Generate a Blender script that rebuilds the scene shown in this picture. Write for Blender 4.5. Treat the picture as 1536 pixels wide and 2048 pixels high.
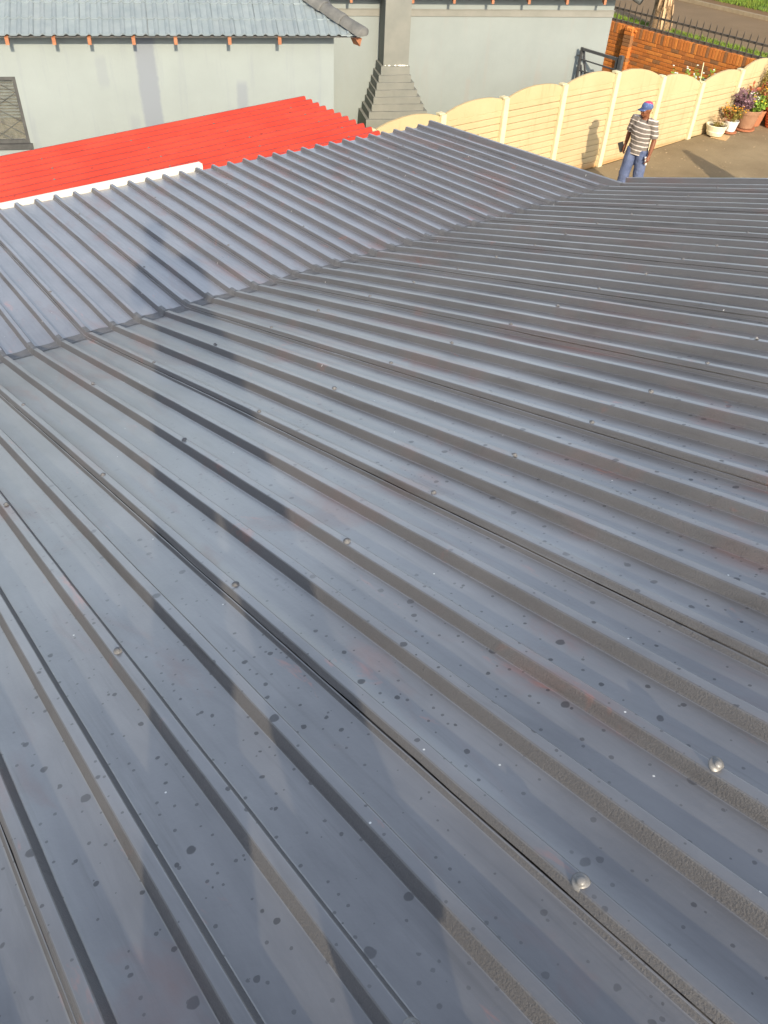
import bpy, math, random
from mathutils import Vector, Matrix, noise as mnoise

random.seed(7)
S = bpy.context.scene
for o in list(bpy.data.objects):
    bpy.data.objects.remove(o)

# ------------------------------------------------------------------ camera
CAM = Vector((0.0, 0.0, 5.6))
PIT, ROLL, YAW = 0.73448625, -0.05912795, 0.68583423
fw = Vector((math.sin(YAW) * math.cos(PIT), math.cos(YAW) * math.cos(PIT), -math.sin(PIT)))
rt = Vector((math.cos(YAW), -math.sin(YAW), 0))
dn = fw.cross(rt)
c_, s_ = math.cos(ROLL), math.sin(ROLL)
rt, dn = c_ * rt + s_ * dn, -s_ * rt + c_ * dn
cam_data = bpy.data.cameras.new("camera")
cam = bpy.data.objects.new("camera", cam_data)
S.collection.objects.link(cam)
cam_data.sensor_fit = 'VERTICAL'
cam_data.sensor_height = 36.0
cam_data.sensor_width = 27.0
cam_data.lens = 1608.6 / 2048 * 36.0
cam_data.clip_start = 0.02
cam_data.clip_end = 2000
up = -dn
cam.matrix_world = Matrix(((rt.x, up.x, -fw.x, CAM.x), (rt.y, up.y, -fw.y, CAM.y), (rt.z, up.z, -fw.z, CAM.z), (0, 0, 0, 1)))
S.camera = cam

# ------------------------------------------------------------------ sky, sun, exposure
SUNDIR = Vector((0.35343, 0.83259, -0.42647)).normalized()      # the way the light travels
EL = math.asin(-SUNDIR.z)
to_sun = -SUNDIR
world = bpy.data.worlds.new("World")
S.world = world
world.use_nodes = True
wn = world.node_tree.nodes
wl = world.node_tree.links
bg = wn["Background"]
sky = wn.new("ShaderNodeTexSky")
sky.sky_type = 'NISHITA'
sky.sun_disc = False
sky.sun_elevation = EL
sky.sun_rotation = math.atan2(to_sun.x, to_sun.y)
sky.altitude = 1500
sky.air_density = 1.0
sky.dust_density = 5.0
haze_sat = wn.new("ShaderNodeHueSaturation")          # thin haze: a paler sky all round
haze_sat.inputs["Saturation"].default_value = 0.52
wl.new(sky.outputs[0], haze_sat.inputs["Color"])
wl.new(haze_sat.outputs[0], bg.inputs[0])
bg.inputs[1].default_value = 0.15
sun_d = bpy.data.lights.new("sun", 'SUN')
sun_d.energy = 3.0
sun_d.angle = math.radians(0.55)
sun_d.color = (1.0, 0.84, 0.61)
sun = bpy.data.objects.new("sun", sun_d)
S.collection.objects.link(sun)
sun.rotation_euler = SUNDIR.to_track_quat('-Z', 'Y').to_euler()
sun.location = (-6, -14, 14)
S.view_settings.view_transform = 'Standard'
S.view_settings.look = 'None'
S.view_settings.exposure = 0.9
S.view_settings.gamma = 1.0
S.render.engine = 'CYCLES'
S.cycles.max_bounces = 6
S.cycles.diffuse_bounces = 3
S.cycles.glossy_bounces = 3

# ------------------------------------------------------------------ helpers
COL = S.collection

class MB:
    """collects geometry for one mesh"""
    def __init__(s):
        s.v = []; s.f = []; s.mi = []
    def add(s, vs, fs, m=0):
        b = len(s.v)
        s.v += [tuple(v) for v in vs]
        for f in fs:
            s.f.append(tuple(b + i for i in f)); s.mi.append(m)
        return s
    def box(s, x0, x1, y0, y1, z0, z1, m=0, M=None):
        vs = [Vector((x, y, z)) for x in (x0, x1) for y in (y0, y1) for z in (z0, z1)]
        if M is not None:
            vs = [M @ v for v in vs]
        fs = [(0, 1, 3, 2), (4, 6, 7, 5), (0, 4, 5, 1), (2, 3, 7, 6), (0, 2, 6, 4), (1, 5, 7, 3)]
        return s.add(vs, fs, m)
    def bar(s, a, b, w, h, m=0, upv=(0, 0, 1)):
        a = Vector(a); b = Vector(b); d = (b - a); L = d.length; d.normalize()
        u = Vector(upv)
        x = d.cross(u)
        if x.length < 1e-5:
            x = d.cross(Vector((1, 0, 0)))
        x.normalize(); y = x.cross(d)
        vs = []
        for t in (0, L):
            for i, j in ((-1, -1), (1, -1), (1, 1), (-1, 1)):
                vs.append(a + d * t + x * (i * w / 2) + y * (j * h / 2))
        return s.add(vs, [(3, 2, 1, 0), (4, 5, 6, 7), (0, 1, 5, 4), (1, 2, 6, 5), (2, 3, 7, 6), (3, 0, 4, 7)], m)
    def tube(s, pts, rad, seg=10, m=0, cap=True, flat=None):
        pts = [Vector(p) for p in pts]
        n = len(pts)
        rings = []
        ref = None
        for i, p in enumerate(pts):
            d = (pts[min(i + 1, n - 1)] - pts[max(i - 1, 0)]).normalized()
            if ref is None:
                ref = Vector((1, 0, 0)) if abs(d.x) < 0.8 else Vector((0, 1, 0))
            x = (ref - d * ref.dot(d)).normalized(); ref = x
            y = d.cross(x)
            r = rad[i] if not isinstance(rad, (int, float)) else rad
            rx, ry = r if isinstance(r, tuple) else (r, r)
            rings.append([p + x * (rx * math.cos(2 * math.pi * k / seg)) + y * (ry * math.sin(2 * math.pi * k / seg)) for k in range(seg)])
        vs = [v for rg in rings for v in rg]
        fs = []
        for i in range(n - 1):
            for k in range(seg):
                a = i * seg + k; b = i * seg + (k + 1) % seg
                fs.append((a, b, b + seg, a + seg))
        if cap:
            fs.append(tuple(reversed(range(seg)))); fs.append(tuple((n - 1) * seg + k for k in range(seg)))
        return s.add(vs, fs, m)
    def ell(s, c, r, M=None, seg=14, rings=9, m=0):
        vs = []; fs = []
        c = Vector(c)
        vs.append(Vector((0, 0, -r[2])))
        for i in range(1, rings):
            th = -math.pi / 2 + math.pi * i / rings
            for k in range(seg):
                ph = 2 * math.pi * k / seg
                vs.append(Vector((r[0] * math.cos(th) * math.cos(ph), r[1] * math.cos(th) * math.sin(ph), r[2] * math.sin(th))))
        vs.append(Vector((0, 0, r[2])))
        for k in range(seg):
            fs.append((0, 1 + (k + 1) % seg, 1 + k))
        for i in range(rings - 2):
            for k in range(seg):
                a = 1 + i * seg + k; b = 1 + i * seg + (k + 1) % seg
                fs.append((a, b, b + seg, a + seg))
        t = len(vs) - 1; b0 = 1 + (rings - 2) * seg
        for k in range(seg):
            fs.append((b0 + k, b0 + (k + 1) % seg, t))
        vs = [(M @ v if M is not None else v) + c for v in vs]
        return s.add(vs, fs, m)
    def lathe(s, prof, seg=20, c=(0, 0, 0), m=0, wob=0.0):
        vs = []; fs = []
        n = len(prof)
        for i, (r, z) in enumerate(prof):
            for k in range(seg):
                a = 2 * math.pi * k / seg
                rr = r * (1 + wob * math.sin(3 * a + 1))
                vs.append((c[0] + rr * math.cos(a), c[1] + rr * math.sin(a), c[2] + z))
        for i in range(n - 1):
            for k in range(seg):
                a = i * seg + k; b = i * seg + (k + 1) % seg
                fs.append((a, b, b + seg, a + seg))
        fs.append(tuple(reversed(range(seg)))); fs.append(tuple((n - 1) * seg + k for k in range(seg)))
        return s.add(vs, fs, m)
    def mesh(s, name, mats, smooth=False):
        me = bpy.data.meshes.new(name)
        me.from_pydata(s.v, [], s.f)
        if not isinstance(mats, (list, tuple)):
            mats = [mats]
        for mm in mats:
            me.materials.append(mm)
        if len(mats) > 1:
            me.polygons.foreach_set("material_index", s.mi)
        if smooth:
            me.polygons.foreach_set("use_smooth", [True] * len(me.polygons))
        me.update()
        return me
    def build(s, name, mats, parent=None, smooth=False):
        return put(name, s.mesh(name, mats, smooth), parent)

def put(name, me, parent=None, loc=None, rot=None):
    o = bpy.data.objects.new(name, me)
    COL.objects.link(o)
    if parent is not None:
        o.parent = parent
    if loc is not None:
        o.location = loc
    if rot is not None:
        o.rotation_euler = rot
    return o

def tag(o, label=None, cat=None, group=None, kind=None):
    if label: o["label"] = label
    if cat: o["category"] = cat
    if group: o["group"] = group
    if kind: o["kind"] = kind
    return o

def thing(name, label, cat, loc=(0, 0, 0), rz=0.0, group=None):
    o = bpy.data.objects.new(name, None)
    COL.objects.link(o)
    o.location = loc
    o.rotation_euler = (0, 0, rz)
    o.empty_display_size = 0.2
    return tag(o, label, cat, group)

# ------------------------------------------------------------------ materials
class NT:
    def __init__(s, name):
        s.m = bpy.data.materials.new(name)
        s.m.use_nodes = True
        s.n = s.m.node_tree.nodes; s.l = s.m.node_tree.links
        s.b = s.n["Principled BSDF"]
    def new(s, t, **k):
        nd = s.n.new(t)
        for a, v in k.items():
            setattr(nd, a, v)
        return nd
    def link(s, a, b):
        s.l.new(a, b)
    def set(s, nd, i, v):
        if hasattr(v, "links") or isinstance(v, bpy.types.NodeSocket):
            s.l.new(v, nd.inputs[i])
        else:
            nd.inputs[i].default_value = v
    def pos(s):
        return s.new("ShaderNodeNewGeometry").outputs["Position"]
    def objco(s):
        return s.new("ShaderNodeTexCoord").outputs["Object"]
    def noise(s, vec, scale, detail=4, rough=0.55, dist=0.0):
        nd = s.new("ShaderNodeTexNoise")
        s.link(vec, nd.inputs["Vector"])
        nd.inputs["Scale"].default_value = scale; nd.inputs["Detail"].default_value = detail
        nd.inputs["Roughness"].default_value = rough; nd.inputs["Distortion"].default_value = dist
        return nd.outputs["Fac"]
    def vor(s, vec, scale, feature='F1', rnd=1.0):
        nd = s.new("ShaderNodeTexVoronoi", feature=feature, voronoi_dimensions='2D')
        s.link(vec, nd.inputs["Vector"])
        nd.inputs["Scale"].default_value = scale; nd.inputs["Randomness"].default_value = rnd
        return nd
    def ramp(s, fac, stops):
        nd = s.new("ShaderNodeValToRGB")
        s.link(fac, nd.inputs[0])
        el = nd.color_ramp.elements
        while len(el) < len(stops):
            el.new(0.5)
        for e, (p, c) in zip(el, stops):
            e.position = p
            e.color = (c, c, c, 1) if isinstance(c, (int, float)) else (*c, 1)
        return nd.outputs[0]
    def mix(s, fac, a, b, mode='MIX'):
        nd = s.new("ShaderNodeMix", data_type='RGBA', blend_type=mode)
        s.set(nd, 0, fac)
        for i, v in ((6, a), (7, b)):
            if isinstance(v, tuple) and len(v) == 3:
                v = (*v, 1)
            s.set(nd, i, v)
        return nd.outputs[2]
    def math(s, op, a, b=0.0, clamp=False):
        nd = s.new("ShaderNodeMath", operation=op, use_clamp=clamp)
        s.set(nd, 0, a); s.set(nd, 1, b)
        return nd.outputs[0]
    def mapping(s, vec, scale=(1, 1, 1), loc=(0, 0, 0)):
        nd = s.new("ShaderNodeMapping")
        s.link(vec, nd.inputs[0])
        nd.inputs["Scale"].default_value = scale; nd.inputs["Location"].default_value = loc
        return nd.outputs[0]
    def sep(s, vec):
        nd = s.new("ShaderNodeSeparateXYZ"); s.link(vec, nd.inputs[0]); return nd.outputs
    def bump(s, h, strength=0.3, dist=0.01, nrm=None):
        nd = s.new("ShaderNodeBump")
        nd.inputs["Strength"].default_value = strength; nd.inputs["Distance"].default_value = dist
        s.link(h, nd.inputs["Height"])
        if nrm is not None:
            s.link(nrm, nd.inputs["Normal"])
        return nd.outputs[0]
    def out(s, col=None, rough=None, nrm=None, spec=None, metal=None):
        if col is not None: s.set(s.b, "Base Color", (*col, 1) if isinstance(col, tuple) and len(col) == 3 else col)
        if rough is not None: s.set(s.b, "Roughness", rough)
        if nrm is not None: s.link(nrm, s.b.inputs["Normal"])
        if spec is not None: s.b.inputs["Specular IOR Level"].default_value = spec
        if metal is not None: s.b.inputs["Metallic"].default_value = metal
        return s.m

def simple(name, c1, c2, scale=6.0, rough=0.7, bump=0.2, bscale=60.0, bdist=0.004, spec=0.4, metal=0.0, co='pos'):
    t = NT(name)
    v = t.pos() if co == 'pos' else t.objco()
    f = t.ramp(t.noise(v, scale, 5, 0.6), [(0.3, 0.0), (0.7, 1.0)])
    col = t.mix(f, c1, c2)
    nrm = t.bump(t.noise(v, bscale, 4, 0.6), bump, bdist) if bump else None
    return t.out(col, rough, nrm, spec, metal)

def roof_paint(name, base, base2, fine=False):
    """weathered satin charcoal roof paint: brushed tone, old red showing through, dried rain drops"""
    t = NT(name)
    P = t.pos()
    xyz = t.sep(P)
    flat = t.new("ShaderNodeCombineXYZ")
    t.link(xyz[0], flat.inputs[0]); t.link(xyz[1], flat.inputs[1])
    Q = flat.outputs[0]
    big = t.noise(Q, 1.6, 4, 0.6)
    brush = t.noise(t.mapping(Q, (14, 2.2, 1)), 1.0, 5, 0.65, 0.6)
    tone = t.math('ADD', t.math('MULTIPLY', big, 0.6), t.math('MULTIPLY', brush, 0.4))
    col = t.mix(t.ramp(tone, [(0.38, 0.0), (0.62, 1.0)]), base, base2)
    # old red coat
    r1 = t.noise(t.mapping(Q, (3.2, 1.25, 1), (3.1, 7.7, 0)), 1.0, 5, 0.62, 0.8)
    rfac = t.ramp(r1, [(0.54, 0.0), (0.63, 0.30), (0.75, 0.62)])
    col = t.mix(rfac, col, (0.26, 0.125, 0.10))
    r2 = t.noise(t.mapping(Q, (9, 3.0, 1), (9.3, 1.4, 0)), 1.0, 5, 0.7, 0.5)
    col = t.mix(t.ramp(r2, [(0.635, 0.0), (0.71, 0.55)]), col, (0.42, 0.14, 0.09))
    # darker grey, gritty tone on the rib sides
    nz = t.new("ShaderNodeNewGeometry").outputs["True Normal"]
    nx = t.math('ABSOLUTE', t.sep(nz)[0])
    side = t.ramp(nx, [(0.5, 0.0), (0.75, 1.0)])
    grit = t.noise(P, 240, 3, 0.6)
    side_tone = t.mix(t.ramp(grit, [(0.25, 0.0), (0.8, 1.0)]), (0.082, 0.082, 0.086), (0.118, 0.117, 0.122))
    col = t.mix(t.math('MULTIPLY', side, 0.65), col, side_tone)
    # dirt washed down the pans
    dirt = t.noise(t.mapping(Q, (26, 1.1, 1), (4.4, 2.1, 0)), 1.0, 4, 0.7, 0.3)
    col = t.mix(t.ramp(dirt, [(0.56, 0.0), (0.74, 0.55)]), col, (0.045, 0.043, 0.042))
    # dried rain drops: large rings and small specks
    def drops(scale, rmin, rmax, keep, off):
        vv = t.vor(t.mapping(t.jit(Q, scale * 5, 0.045 / scale), (1, 1, 1), off), scale)
        rnd = t.sep(vv.outputs["Color"])
        rad = t.math('ADD', t.math('MULTIPLY', rnd[0], (rmax - rmin)), rmin)
        d = t.math('SUBTRACT', rad, vv.outputs["Distance"])
        inside = t.ramp(t.math('MULTIPLY', d, 14.0), [(0.0, 0.0), (0.22, 1.0)])
        on = t.math('GREATER_THAN', rnd[1], 1 - keep)
        return t.math('MULTIPLY', inside, on), d
    d1, e1 = drops(8.0, 0.035, 0.092, 0.55, (2.3, 4.1, 0))
    d2, e2 = drops(36.0, 0.05, 0.15, 0.26, (5.3, 0.7, 0))
    d3, e3 = drops(15.0, 0.03, 0.11, 0.30, (1.3, 8.7, 0))
    clear = t.ramp(t.noise(Q, 1.1, 2, 0.5), [(0.30, 0.3), (0.52, 1.0)])
    dm = t.math('MULTIPLY', t.math('MAXIMUM', t.math('MAXIMUM', d1, t.math('MULTIPLY', d2, 0.8)), d3), clear)
    yfade = t.new("ShaderNodeMapRange"); t.link(t.math('ADD', xyz[1], t.math('MULTIPLY', big, 1.5)), yfade.inputs[0])
    yfade.inputs[1].default_value = 1.4; yfade.inputs[2].default_value = 3.6; yfade.inputs[3].default_value = 1.0; yfade.inputs[4].default_value = 0.12
    dm = t.math('MULTIPLY', t.math('MULTIPLY', dm, yfade.outputs[0]), t.math('SUBTRACT', 1.0, t.math('MULTIPLY', side, 0.85)))
    col = t.mix(t.math('MULTIPLY', dm, 0.60), col, (0.02, 0.022, 0.028))
    # a few white flecks of paint
    vw = t.vor(t.mapping(Q, (1, 1, 1), (0.37, 0.11, 0)), 7.0)
    fl = t.math('MULTIPLY', t.math('LESS_THAN', vw.outputs["Distance"], 0.016), t.math('GREATER_THAN', t.sep(vw.outputs["Color"])[2], 0.90))
    col = t.mix(fl, col, (0.75, 0.75, 0.72))
    ro = t.ramp(t.math('ADD', t.math('MULTIPLY', brush, .5), t.math('MULTIPLY', big, .5)), [(0.3, 0.26), (0.7, 0.48)])
    ro = t.math('ADD', ro, t.math('MULTIPLY', dm, 0.18))
    ro = t.math('ADD', ro, t.math('MULTIPLY', side, 0.25))
    nb = t.bump(t.noise(P, 95, 3, 0.6), 0.16, 0.004)
    nb = t.bump(t.math('MULTIPLY', grit, side), 0.5, 0.004, nb)
    if fine:
        w = t.new("ShaderNodeTexWave", wave_type='BANDS', bands_direction='X')
        t.link(Q, w.inputs[0]); w.inputs["Scale"].default_value = 11.0; w.inputs["Distortion"].default_value = 0.15
        nb = t.bump(w.outputs["Fac"], 0.22, 0.003, nb)
    cw = t.math('SUBTRACT', 1.0, t.math('MULTIPLY', dm, 0.75))
    cw = t.math('MULTIPLY', cw, t.math('SUBTRACT', 1.0, t.math('MULTIPLY', side, 0.85)))
    cw = t.math('MULTIPLY', cw, t.ramp(tone, [(0.35, 0.68), (0.65, 1.0)]))
    cw = t.math('MULTIPLY', cw, t.math('SUBTRACT', 1.0, t.math('MULTIPLY', rfac, 0.6)))
    t.link(cw, t.b.inputs['Coat Weight'])
    t.b.inputs['Coat Roughness'].default_value = 0.31; t.b.inputs['Coat IOR'].default_value = 2.2
    return t.out(col, ro, nb, 0.6)

def _jit(s, vec, scale, amp):
    nd = s.new("ShaderNodeTexNoise"); s.link(vec, nd.inputs["Vector"]); nd.inputs["Scale"].default_value = scale
    a = s.new("ShaderNodeVectorMath", operation='SUBTRACT'); s.link(nd.outputs["Color"], a.inputs[0]); a.inputs[1].default_value = (.5, .5, .5)
    b = s.new("ShaderNodeVectorMath", operation='SCALE'); s.link(a.outputs[0], b.inputs[0]); b.inputs["Scale"].default_value = amp * 2
    c = s.new("ShaderNodeVectorMath", operation='ADD'); s.link(vec, c.inputs[0]); s.link(b.outputs[0], c.inputs[1])
    return c.outputs[0]
NT.jit = _jit
def _nnc(s, vec, scale):
    nd = s.new("ShaderNodeTexNoise"); s.link(vec, nd.inputs["Vector"]); nd.inputs["Scale"].default_value = scale
    return nd.outputs["Color"]
NT.new_noise_col = _nnc

M = {}
M['roof_near'] = roof_paint('charcoal_roof_paint', (0.108, 0.109, 0.117), (0.172, 0.171, 0.178))
M['roof_far'] = roof_paint('charcoal_roof_paint_far', (0.114, 0.114, 0.130), (0.176, 0.175, 0.194), fine=True)
M['seal'] = simple('brushed_roof_sealant', (0.105, 0.106, 0.112), (0.165, 0.165, 0.172), 25, 0.45, 0.6, 160, 0.004)
def gap_shade_mat():  # shade inside the lap gap, painted as a broken near-black colour
    t = NT('lap_gap_shade'); P = t.pos()
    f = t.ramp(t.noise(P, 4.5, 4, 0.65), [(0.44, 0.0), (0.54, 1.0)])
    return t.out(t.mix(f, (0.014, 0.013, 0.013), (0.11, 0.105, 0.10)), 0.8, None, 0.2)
M['gap_shade'] = gap_shade_mat()
M['bolt'] = simple('painted_bolt', (0.125, 0.128, 0.135), (0.18, 0.182, 0.19), 60, 0.6, 0.1, 200, 0.001, 0.2, 0.0)

def red_paint():
    t = NT('red_roof_paint')
    P = t.pos()
    col = t.mix(t.ramp(t.noise(P, 2.2, 4), [(0.3, 0), (0.7, 1)]), (0.44, 0.035, 0.019), (0.54, 0.052, 0.028))
    sm = t.noise(t.mapping(P, (4, 30, 10)), 1.0, 5, 0.7)
    col = t.mix(t.ramp(sm, [(0.68, 0.0), (0.76, 0.75)]), col, (0.22, 0.012, 0.01))
    col = t.mix(t.ramp(t.noise(t.mapping(P, (14, 60, 30)), 1.0, 3, 0.6), [(0.655, 0.0), (0.71, 0.8)]), col, (0.10, 0.02, 0.02))
    nb = t.bump(t.noise(P, 60, 3), 0.15, 0.004)
    return t.out(col, 0.45, nb, 0.4)
M['red'] = red_paint()

def plaster(name, c, dark, patches):
    t = NT(name)
    P = t.objco()
    f = t.ramp(t.noise(P, 1.3, 5, 0.6), [(0.3, 0), (0.7, 1)])
    col = t.mix(f, c, tuple(x * 0.90 for x in c))
    streak = t.noise(t.mapping(P, (5, 1, 0.5)), 1.0, 5, 0.65)
    col = t.mix(t.ramp(streak, [(0.54, 0.0), (0.74, 0.5)]), col, dark)
    x = t.sep(P)
    wob = t.math('MULTIPLY', t.math('SUBTRACT', t.noise(P, 7, 3), 0.5), 0.07)
    for (x0, x1, z0, z1, k) in patches:
        sx = t.math('ADD', x[0], wob); sz = t.math('ADD', x[2], wob)
        def band(v, a, b, s=0.02):
            m1 = t.new("ShaderNodeMapRange"); t.link(v, m1.inputs[0]); m1.inputs[1].default_value = a - s; m1.inputs[2].default_value = a + s
            m2 = t.new("ShaderNodeMapRange"); t.link(v, m2.inputs[0]); m2.inputs[1].default_value = b - s; m2.inputs[2].default_value = b + s
            return t.math('SUBTRACT', m1.outputs[0], m2.outputs[0])
        fac = t.math('MULTIPLY', t.math('MULTIPLY', band(sx, x0, x1), band(sz, z0, z1, 0.05)), k)
        col = t.mix(fac, col, dark)
    nb = t.bump(t.noise(P, 55, 4), 0.18, 0.006)
    nb = t.bump(t.noise(P, 4, 3), 0.25, 0.02, nb)
    return t.out(col, 0.85, nb, 0.2)
WALLC = (0.295, 0.338, 0.342)
M['wall_left'] = plaster('grey_plaster', WALLC, (0.215, 0.245, 0.285), [(1.06, 1.34, 1.2, 2.95, 0.95), (2.47, 2.63, 1.3, 2.2, 0.7), (0.50, 0.64, 2.15, 2.55, 0.35), (0.86, 1.0, 1.5, 1.75, 0.3)])
M['wall_right'] = plaster('grey_plaster_far', (0.270, 0.305, 0.305), (0.27, 0.27, 0.26), [(-0.95, -0.85, 0.3, 1.0, 0.5), (0.6, 0.75, 0.4, 1.1, 0.4), (1.3, 1.36, 0.6, 1.4, 0.35)])
M['band'] = simple('grey_plaster_band', (0.21, 0.215, 0.195), (0.25, 0.25, 0.23), 3, 0.85, 0.2, 60)
M['chimney'] = simple('grey_chimney_plaster', (0.185, 0.195, 0.18), (0.235, 0.238, 0.215), 2.5, 0.85, 0.3, 45, 0.006)
M['tile'] = simple('pale_grey_roof_tile', (0.205, 0.255, 0.285), (0.265, 0.315, 0.34), 5, 0.6, 0.15, 90, 0.004)
M['tile_b'] = simple('grey_roof_tile', (0.198, 0.246, 0.275), (0.255, 0.30, 0.325), 5, 0.6, 0.15, 90, 0.004)
M['cap'] = simple('dark_hip_tile', (0.10, 0.105, 0.105), (0.17, 0.172, 0.165), 7, 0.75, 0.5, 60, 0.006)
M['rafter'] = simple('brown_rafter_timber', (0.30, 0.115, 0.055), (0.42, 0.19, 0.10), 12, 0.7, 0.4, 50)
M['deck'] = simple('roof_underlay', (0.12, 0.12, 0.12), (0.16, 0.16, 0.16), 5, 0.9, 0)
M['cream'] = None
M['white_board'] = simple('white_painted_board', (0.78, 0.77, 0.70), (0.84, 0.83, 0.77), 4, 0.5, 0.1, 40)
M['black_steel'] = simple('black_painted_steel', (0.05, 0.053, 0.058), (0.085, 0.086, 0.088), 9, 0.5, 0.2, 60)
M['palisade'] = simple('dark_palisade_steel', (0.07, 0.06, 0.048), (0.11, 0.09, 0.072), 9, 0.55, 0.2, 60)
M['frame'] = simple('charcoal_window_frame', (0.055, 0.058, 0.06), (0.09, 0.092, 0.092), 9, 0.5, 0.2, 60)

def cream():
    t = NT('cream_precast_paint')
    P = t.pos()
    col = t.mix(t.ramp(t.noise(P, 1.7, 5), [(0.3, 0), (0.7, 1)]), (0.47, 0.375, 0.215), (0.525, 0.42, 0.25))
    col = t.mix(t.ramp(t.noise(P, 13, 5, 0.7), [(0.62, 0.0), (0.75, 0.5)]), col, (0.40, 0.29, 0.16))
    z = t.sep(P)[2]
    zz = t.math('ADD', z, t.math('MULTIPLY', t.noise(P, 9, 4), 0.16))
    low = t.new("ShaderNodeMapRange"); t.link(zz, low.inputs[0]); low.inputs[1].default_value = 0.10; low.inputs[2].default_value = 0.26; low.inputs[3].default_value = 0.8; low.inputs[4].default_value = 0.0
    col = t.mix(low.outputs[0], col, (0.46, 0.25, 0.10))
    st = t.noise(t.mapping(P, (7, 7, 0.9), (1.1, 0, 0.4)), 1.0, 5, 0.7)
    col = t.mix(t.ramp(st, [(0.56, 0.0), (0.72, 0.45)]), col, (0.36, 0.235, 0.115))
    col = t.mix(t.ramp(t.noise(P, 48, 2, 0.5), [(0.72, 0.0), (0.75, 0.7)]), col, (0.30, 0.24, 0.17))
    nb = t.bump(t.noise(t.mapping(P, (4, 20, 40)), 2.0, 5, 0.7), 0.35, 0.006)
    return t.out(col, 0.8, nb, 0.25)
M['cream'] = cream()
M['cream_post'] = simple('cream_post_paint', (0.64, 0.575, 0.36), (0.70, 0.64, 0.42), 5, 0.7, 0.2, 40)
BR = [((0.48, 0.15, 0.030), (0.58, 0.20, 0.045)), ((0.38, 0.13, 0.035), (0.48, 0.165, 0.04)), ((0.22, 0.11, 0.05), (0.33, 0.15, 0.06)), ((0.56, 0.19, 0.035), (0.66, 0.25, 0.06))]
for i, (a, b) in enumerate(BR):
    M['brick%d' % i] = simple('face_brick_%s' % 'abcd'[i], a, b, 30, 0.85, 0.5, 90, 0.005)
M['mortar'] = simple('brick_mortar', (0.30, 0.15, 0.06), (0.38, 0.20, 0.09), 20, 0.9, 0.4, 80)

def asphalt(name, c1, c2, c3):
    t = NT(name)
    P = t.pos()
    a = t.ramp(t.noise(P, 0.8, 5, 0.6), [(0.3, 0), (0.7, 1)])
    col = t.mix(a, c1, c2)
    g = t.noise(P, 70, 3, 0.7)
    col = t.mix(t.ramp(g, [(0.35, 0.35), (0.7, 0.0)]), col, tuple(x * 0.55 for x in c1))
    col = t.mix(t.ramp(t.noise(P, 2.6, 6, 0.7), [(0.60, 0.0), (0.74, 0.6)]), col, c3)
    return t.out(col, 0.9, t.bump(g, 0.5, 0.01), 0.2)
M['drive'] = asphalt('worn_driveway_tar', (0.235, 0.182, 0.112), (0.37, 0.295, 0.185), (0.48, 0.38, 0.24))
M['road'] = asphalt('street_tar', (0.20, 0.142, 0.082), (0.245, 0.175, 0.105), (0.28, 0.20, 0.12))
M['soil'] = asphalt('bare_earth', (0.17, 0.105, 0.05), (0.22, 0.14, 0.07), (0.12, 0.10, 0.03))
M['ground'] = asphalt('garden_ground', (0.13, 0.10, 0.05), (0.10, 0.11, 0.035), (0.17, 0.13, 0.07))
M['grass'] = simple('lawn_turf', (0.075, 0.125, 0.016), (0.15, 0.19, 0.026), 2.2, 0.9, 0.9, 40, 0.03)
M['blade'] = simple('grass_blade', (0.085, 0.17, 0.018), (0.20, 0.25, 0.032), 3.0, 0.8, 0)
M['kerb'] = simple('concrete_kerb', (0.24, 0.19, 0.12), (0.32, 0.26, 0.17), 6, 0.9, 0.4, 50)
M['bark'] = simple('flaky_bark', (0.10, 0.055, 0.025), (0.34, 0.23, 0.13), 14, 0.9, 1.0, 26, 0.03)
M['skin'] = simple('dark_skin', (0.17, 0.062, 0.030), (0.22, 0.085, 0.042), 9, 0.5, 0.1, 80, 0.002, co='obj')
M['denim'] = simple('blue_denim', (0.065, 0.090, 0.180), (0.125, 0.16, 0.275), 7, 0.85, 0.4, 60, 0.006, co='obj')
M['dark_cloth'] = simple('dark_cloth', (0.03, 0.03, 0.035), (0.05, 0.05, 0.055), 7, 0.85, 0.3, 60, co='obj')
M['shoe'] = simple('dark_shoe', (0.03, 0.025, 0.02), (0.06, 0.05, 0.04), 7, 0.6, 0.2, 60, co='obj')
M['phone'] = simple('dark_plastic', (0.03, 0.03, 0.03), (0.045, 0.045, 0.045), 7, 0.3, 0, co='obj')
M['white_item'] = simple('white_plastic', (0.78, 0.78, 0.76), (0.82, 0.82, 0.80), 7, 0.4, 0, co='obj')
M['eye'] = simple('eye_white', (0.5, 0.48, 0.45), (0.55, 0.52, 0.5), 7, 0.3, 0, co='obj')

def shirt_mat():
    t = NT('striped_polo_cotton')
    P = t.objco()
    x = t.sep(P)
    z = t.math('ADD', x[2], t.math('MULTIPLY', t.math('SUBTRACT', t.noise(P, 9, 2), 0.5), 0.02))
    z = t.math('ADD', z, t.math('MULTIPLY', x[1], 0.05))
    fr = t.math('FRACT', t.math('MULTIPLY', z, 1 / 0.074))
    st = t.ramp(fr, [(0.0, (0.17, 0.155, 0.14)), (0.60, (0.185, 0.165, 0.15)), (0.66, (0.66, 0.61, 0.57)), (0.80, (0.68, 0.63, 0.59)), (0.85, (0.26, 0.22, 0.22)), (1.0, (0.17, 0.155, 0.14))])
    return t.out(st, 0.9, t.bump(t.noise(P, 14, 4), 0.5, 0.012), 0.2)
M['shirt'] = shirt_mat()

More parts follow.
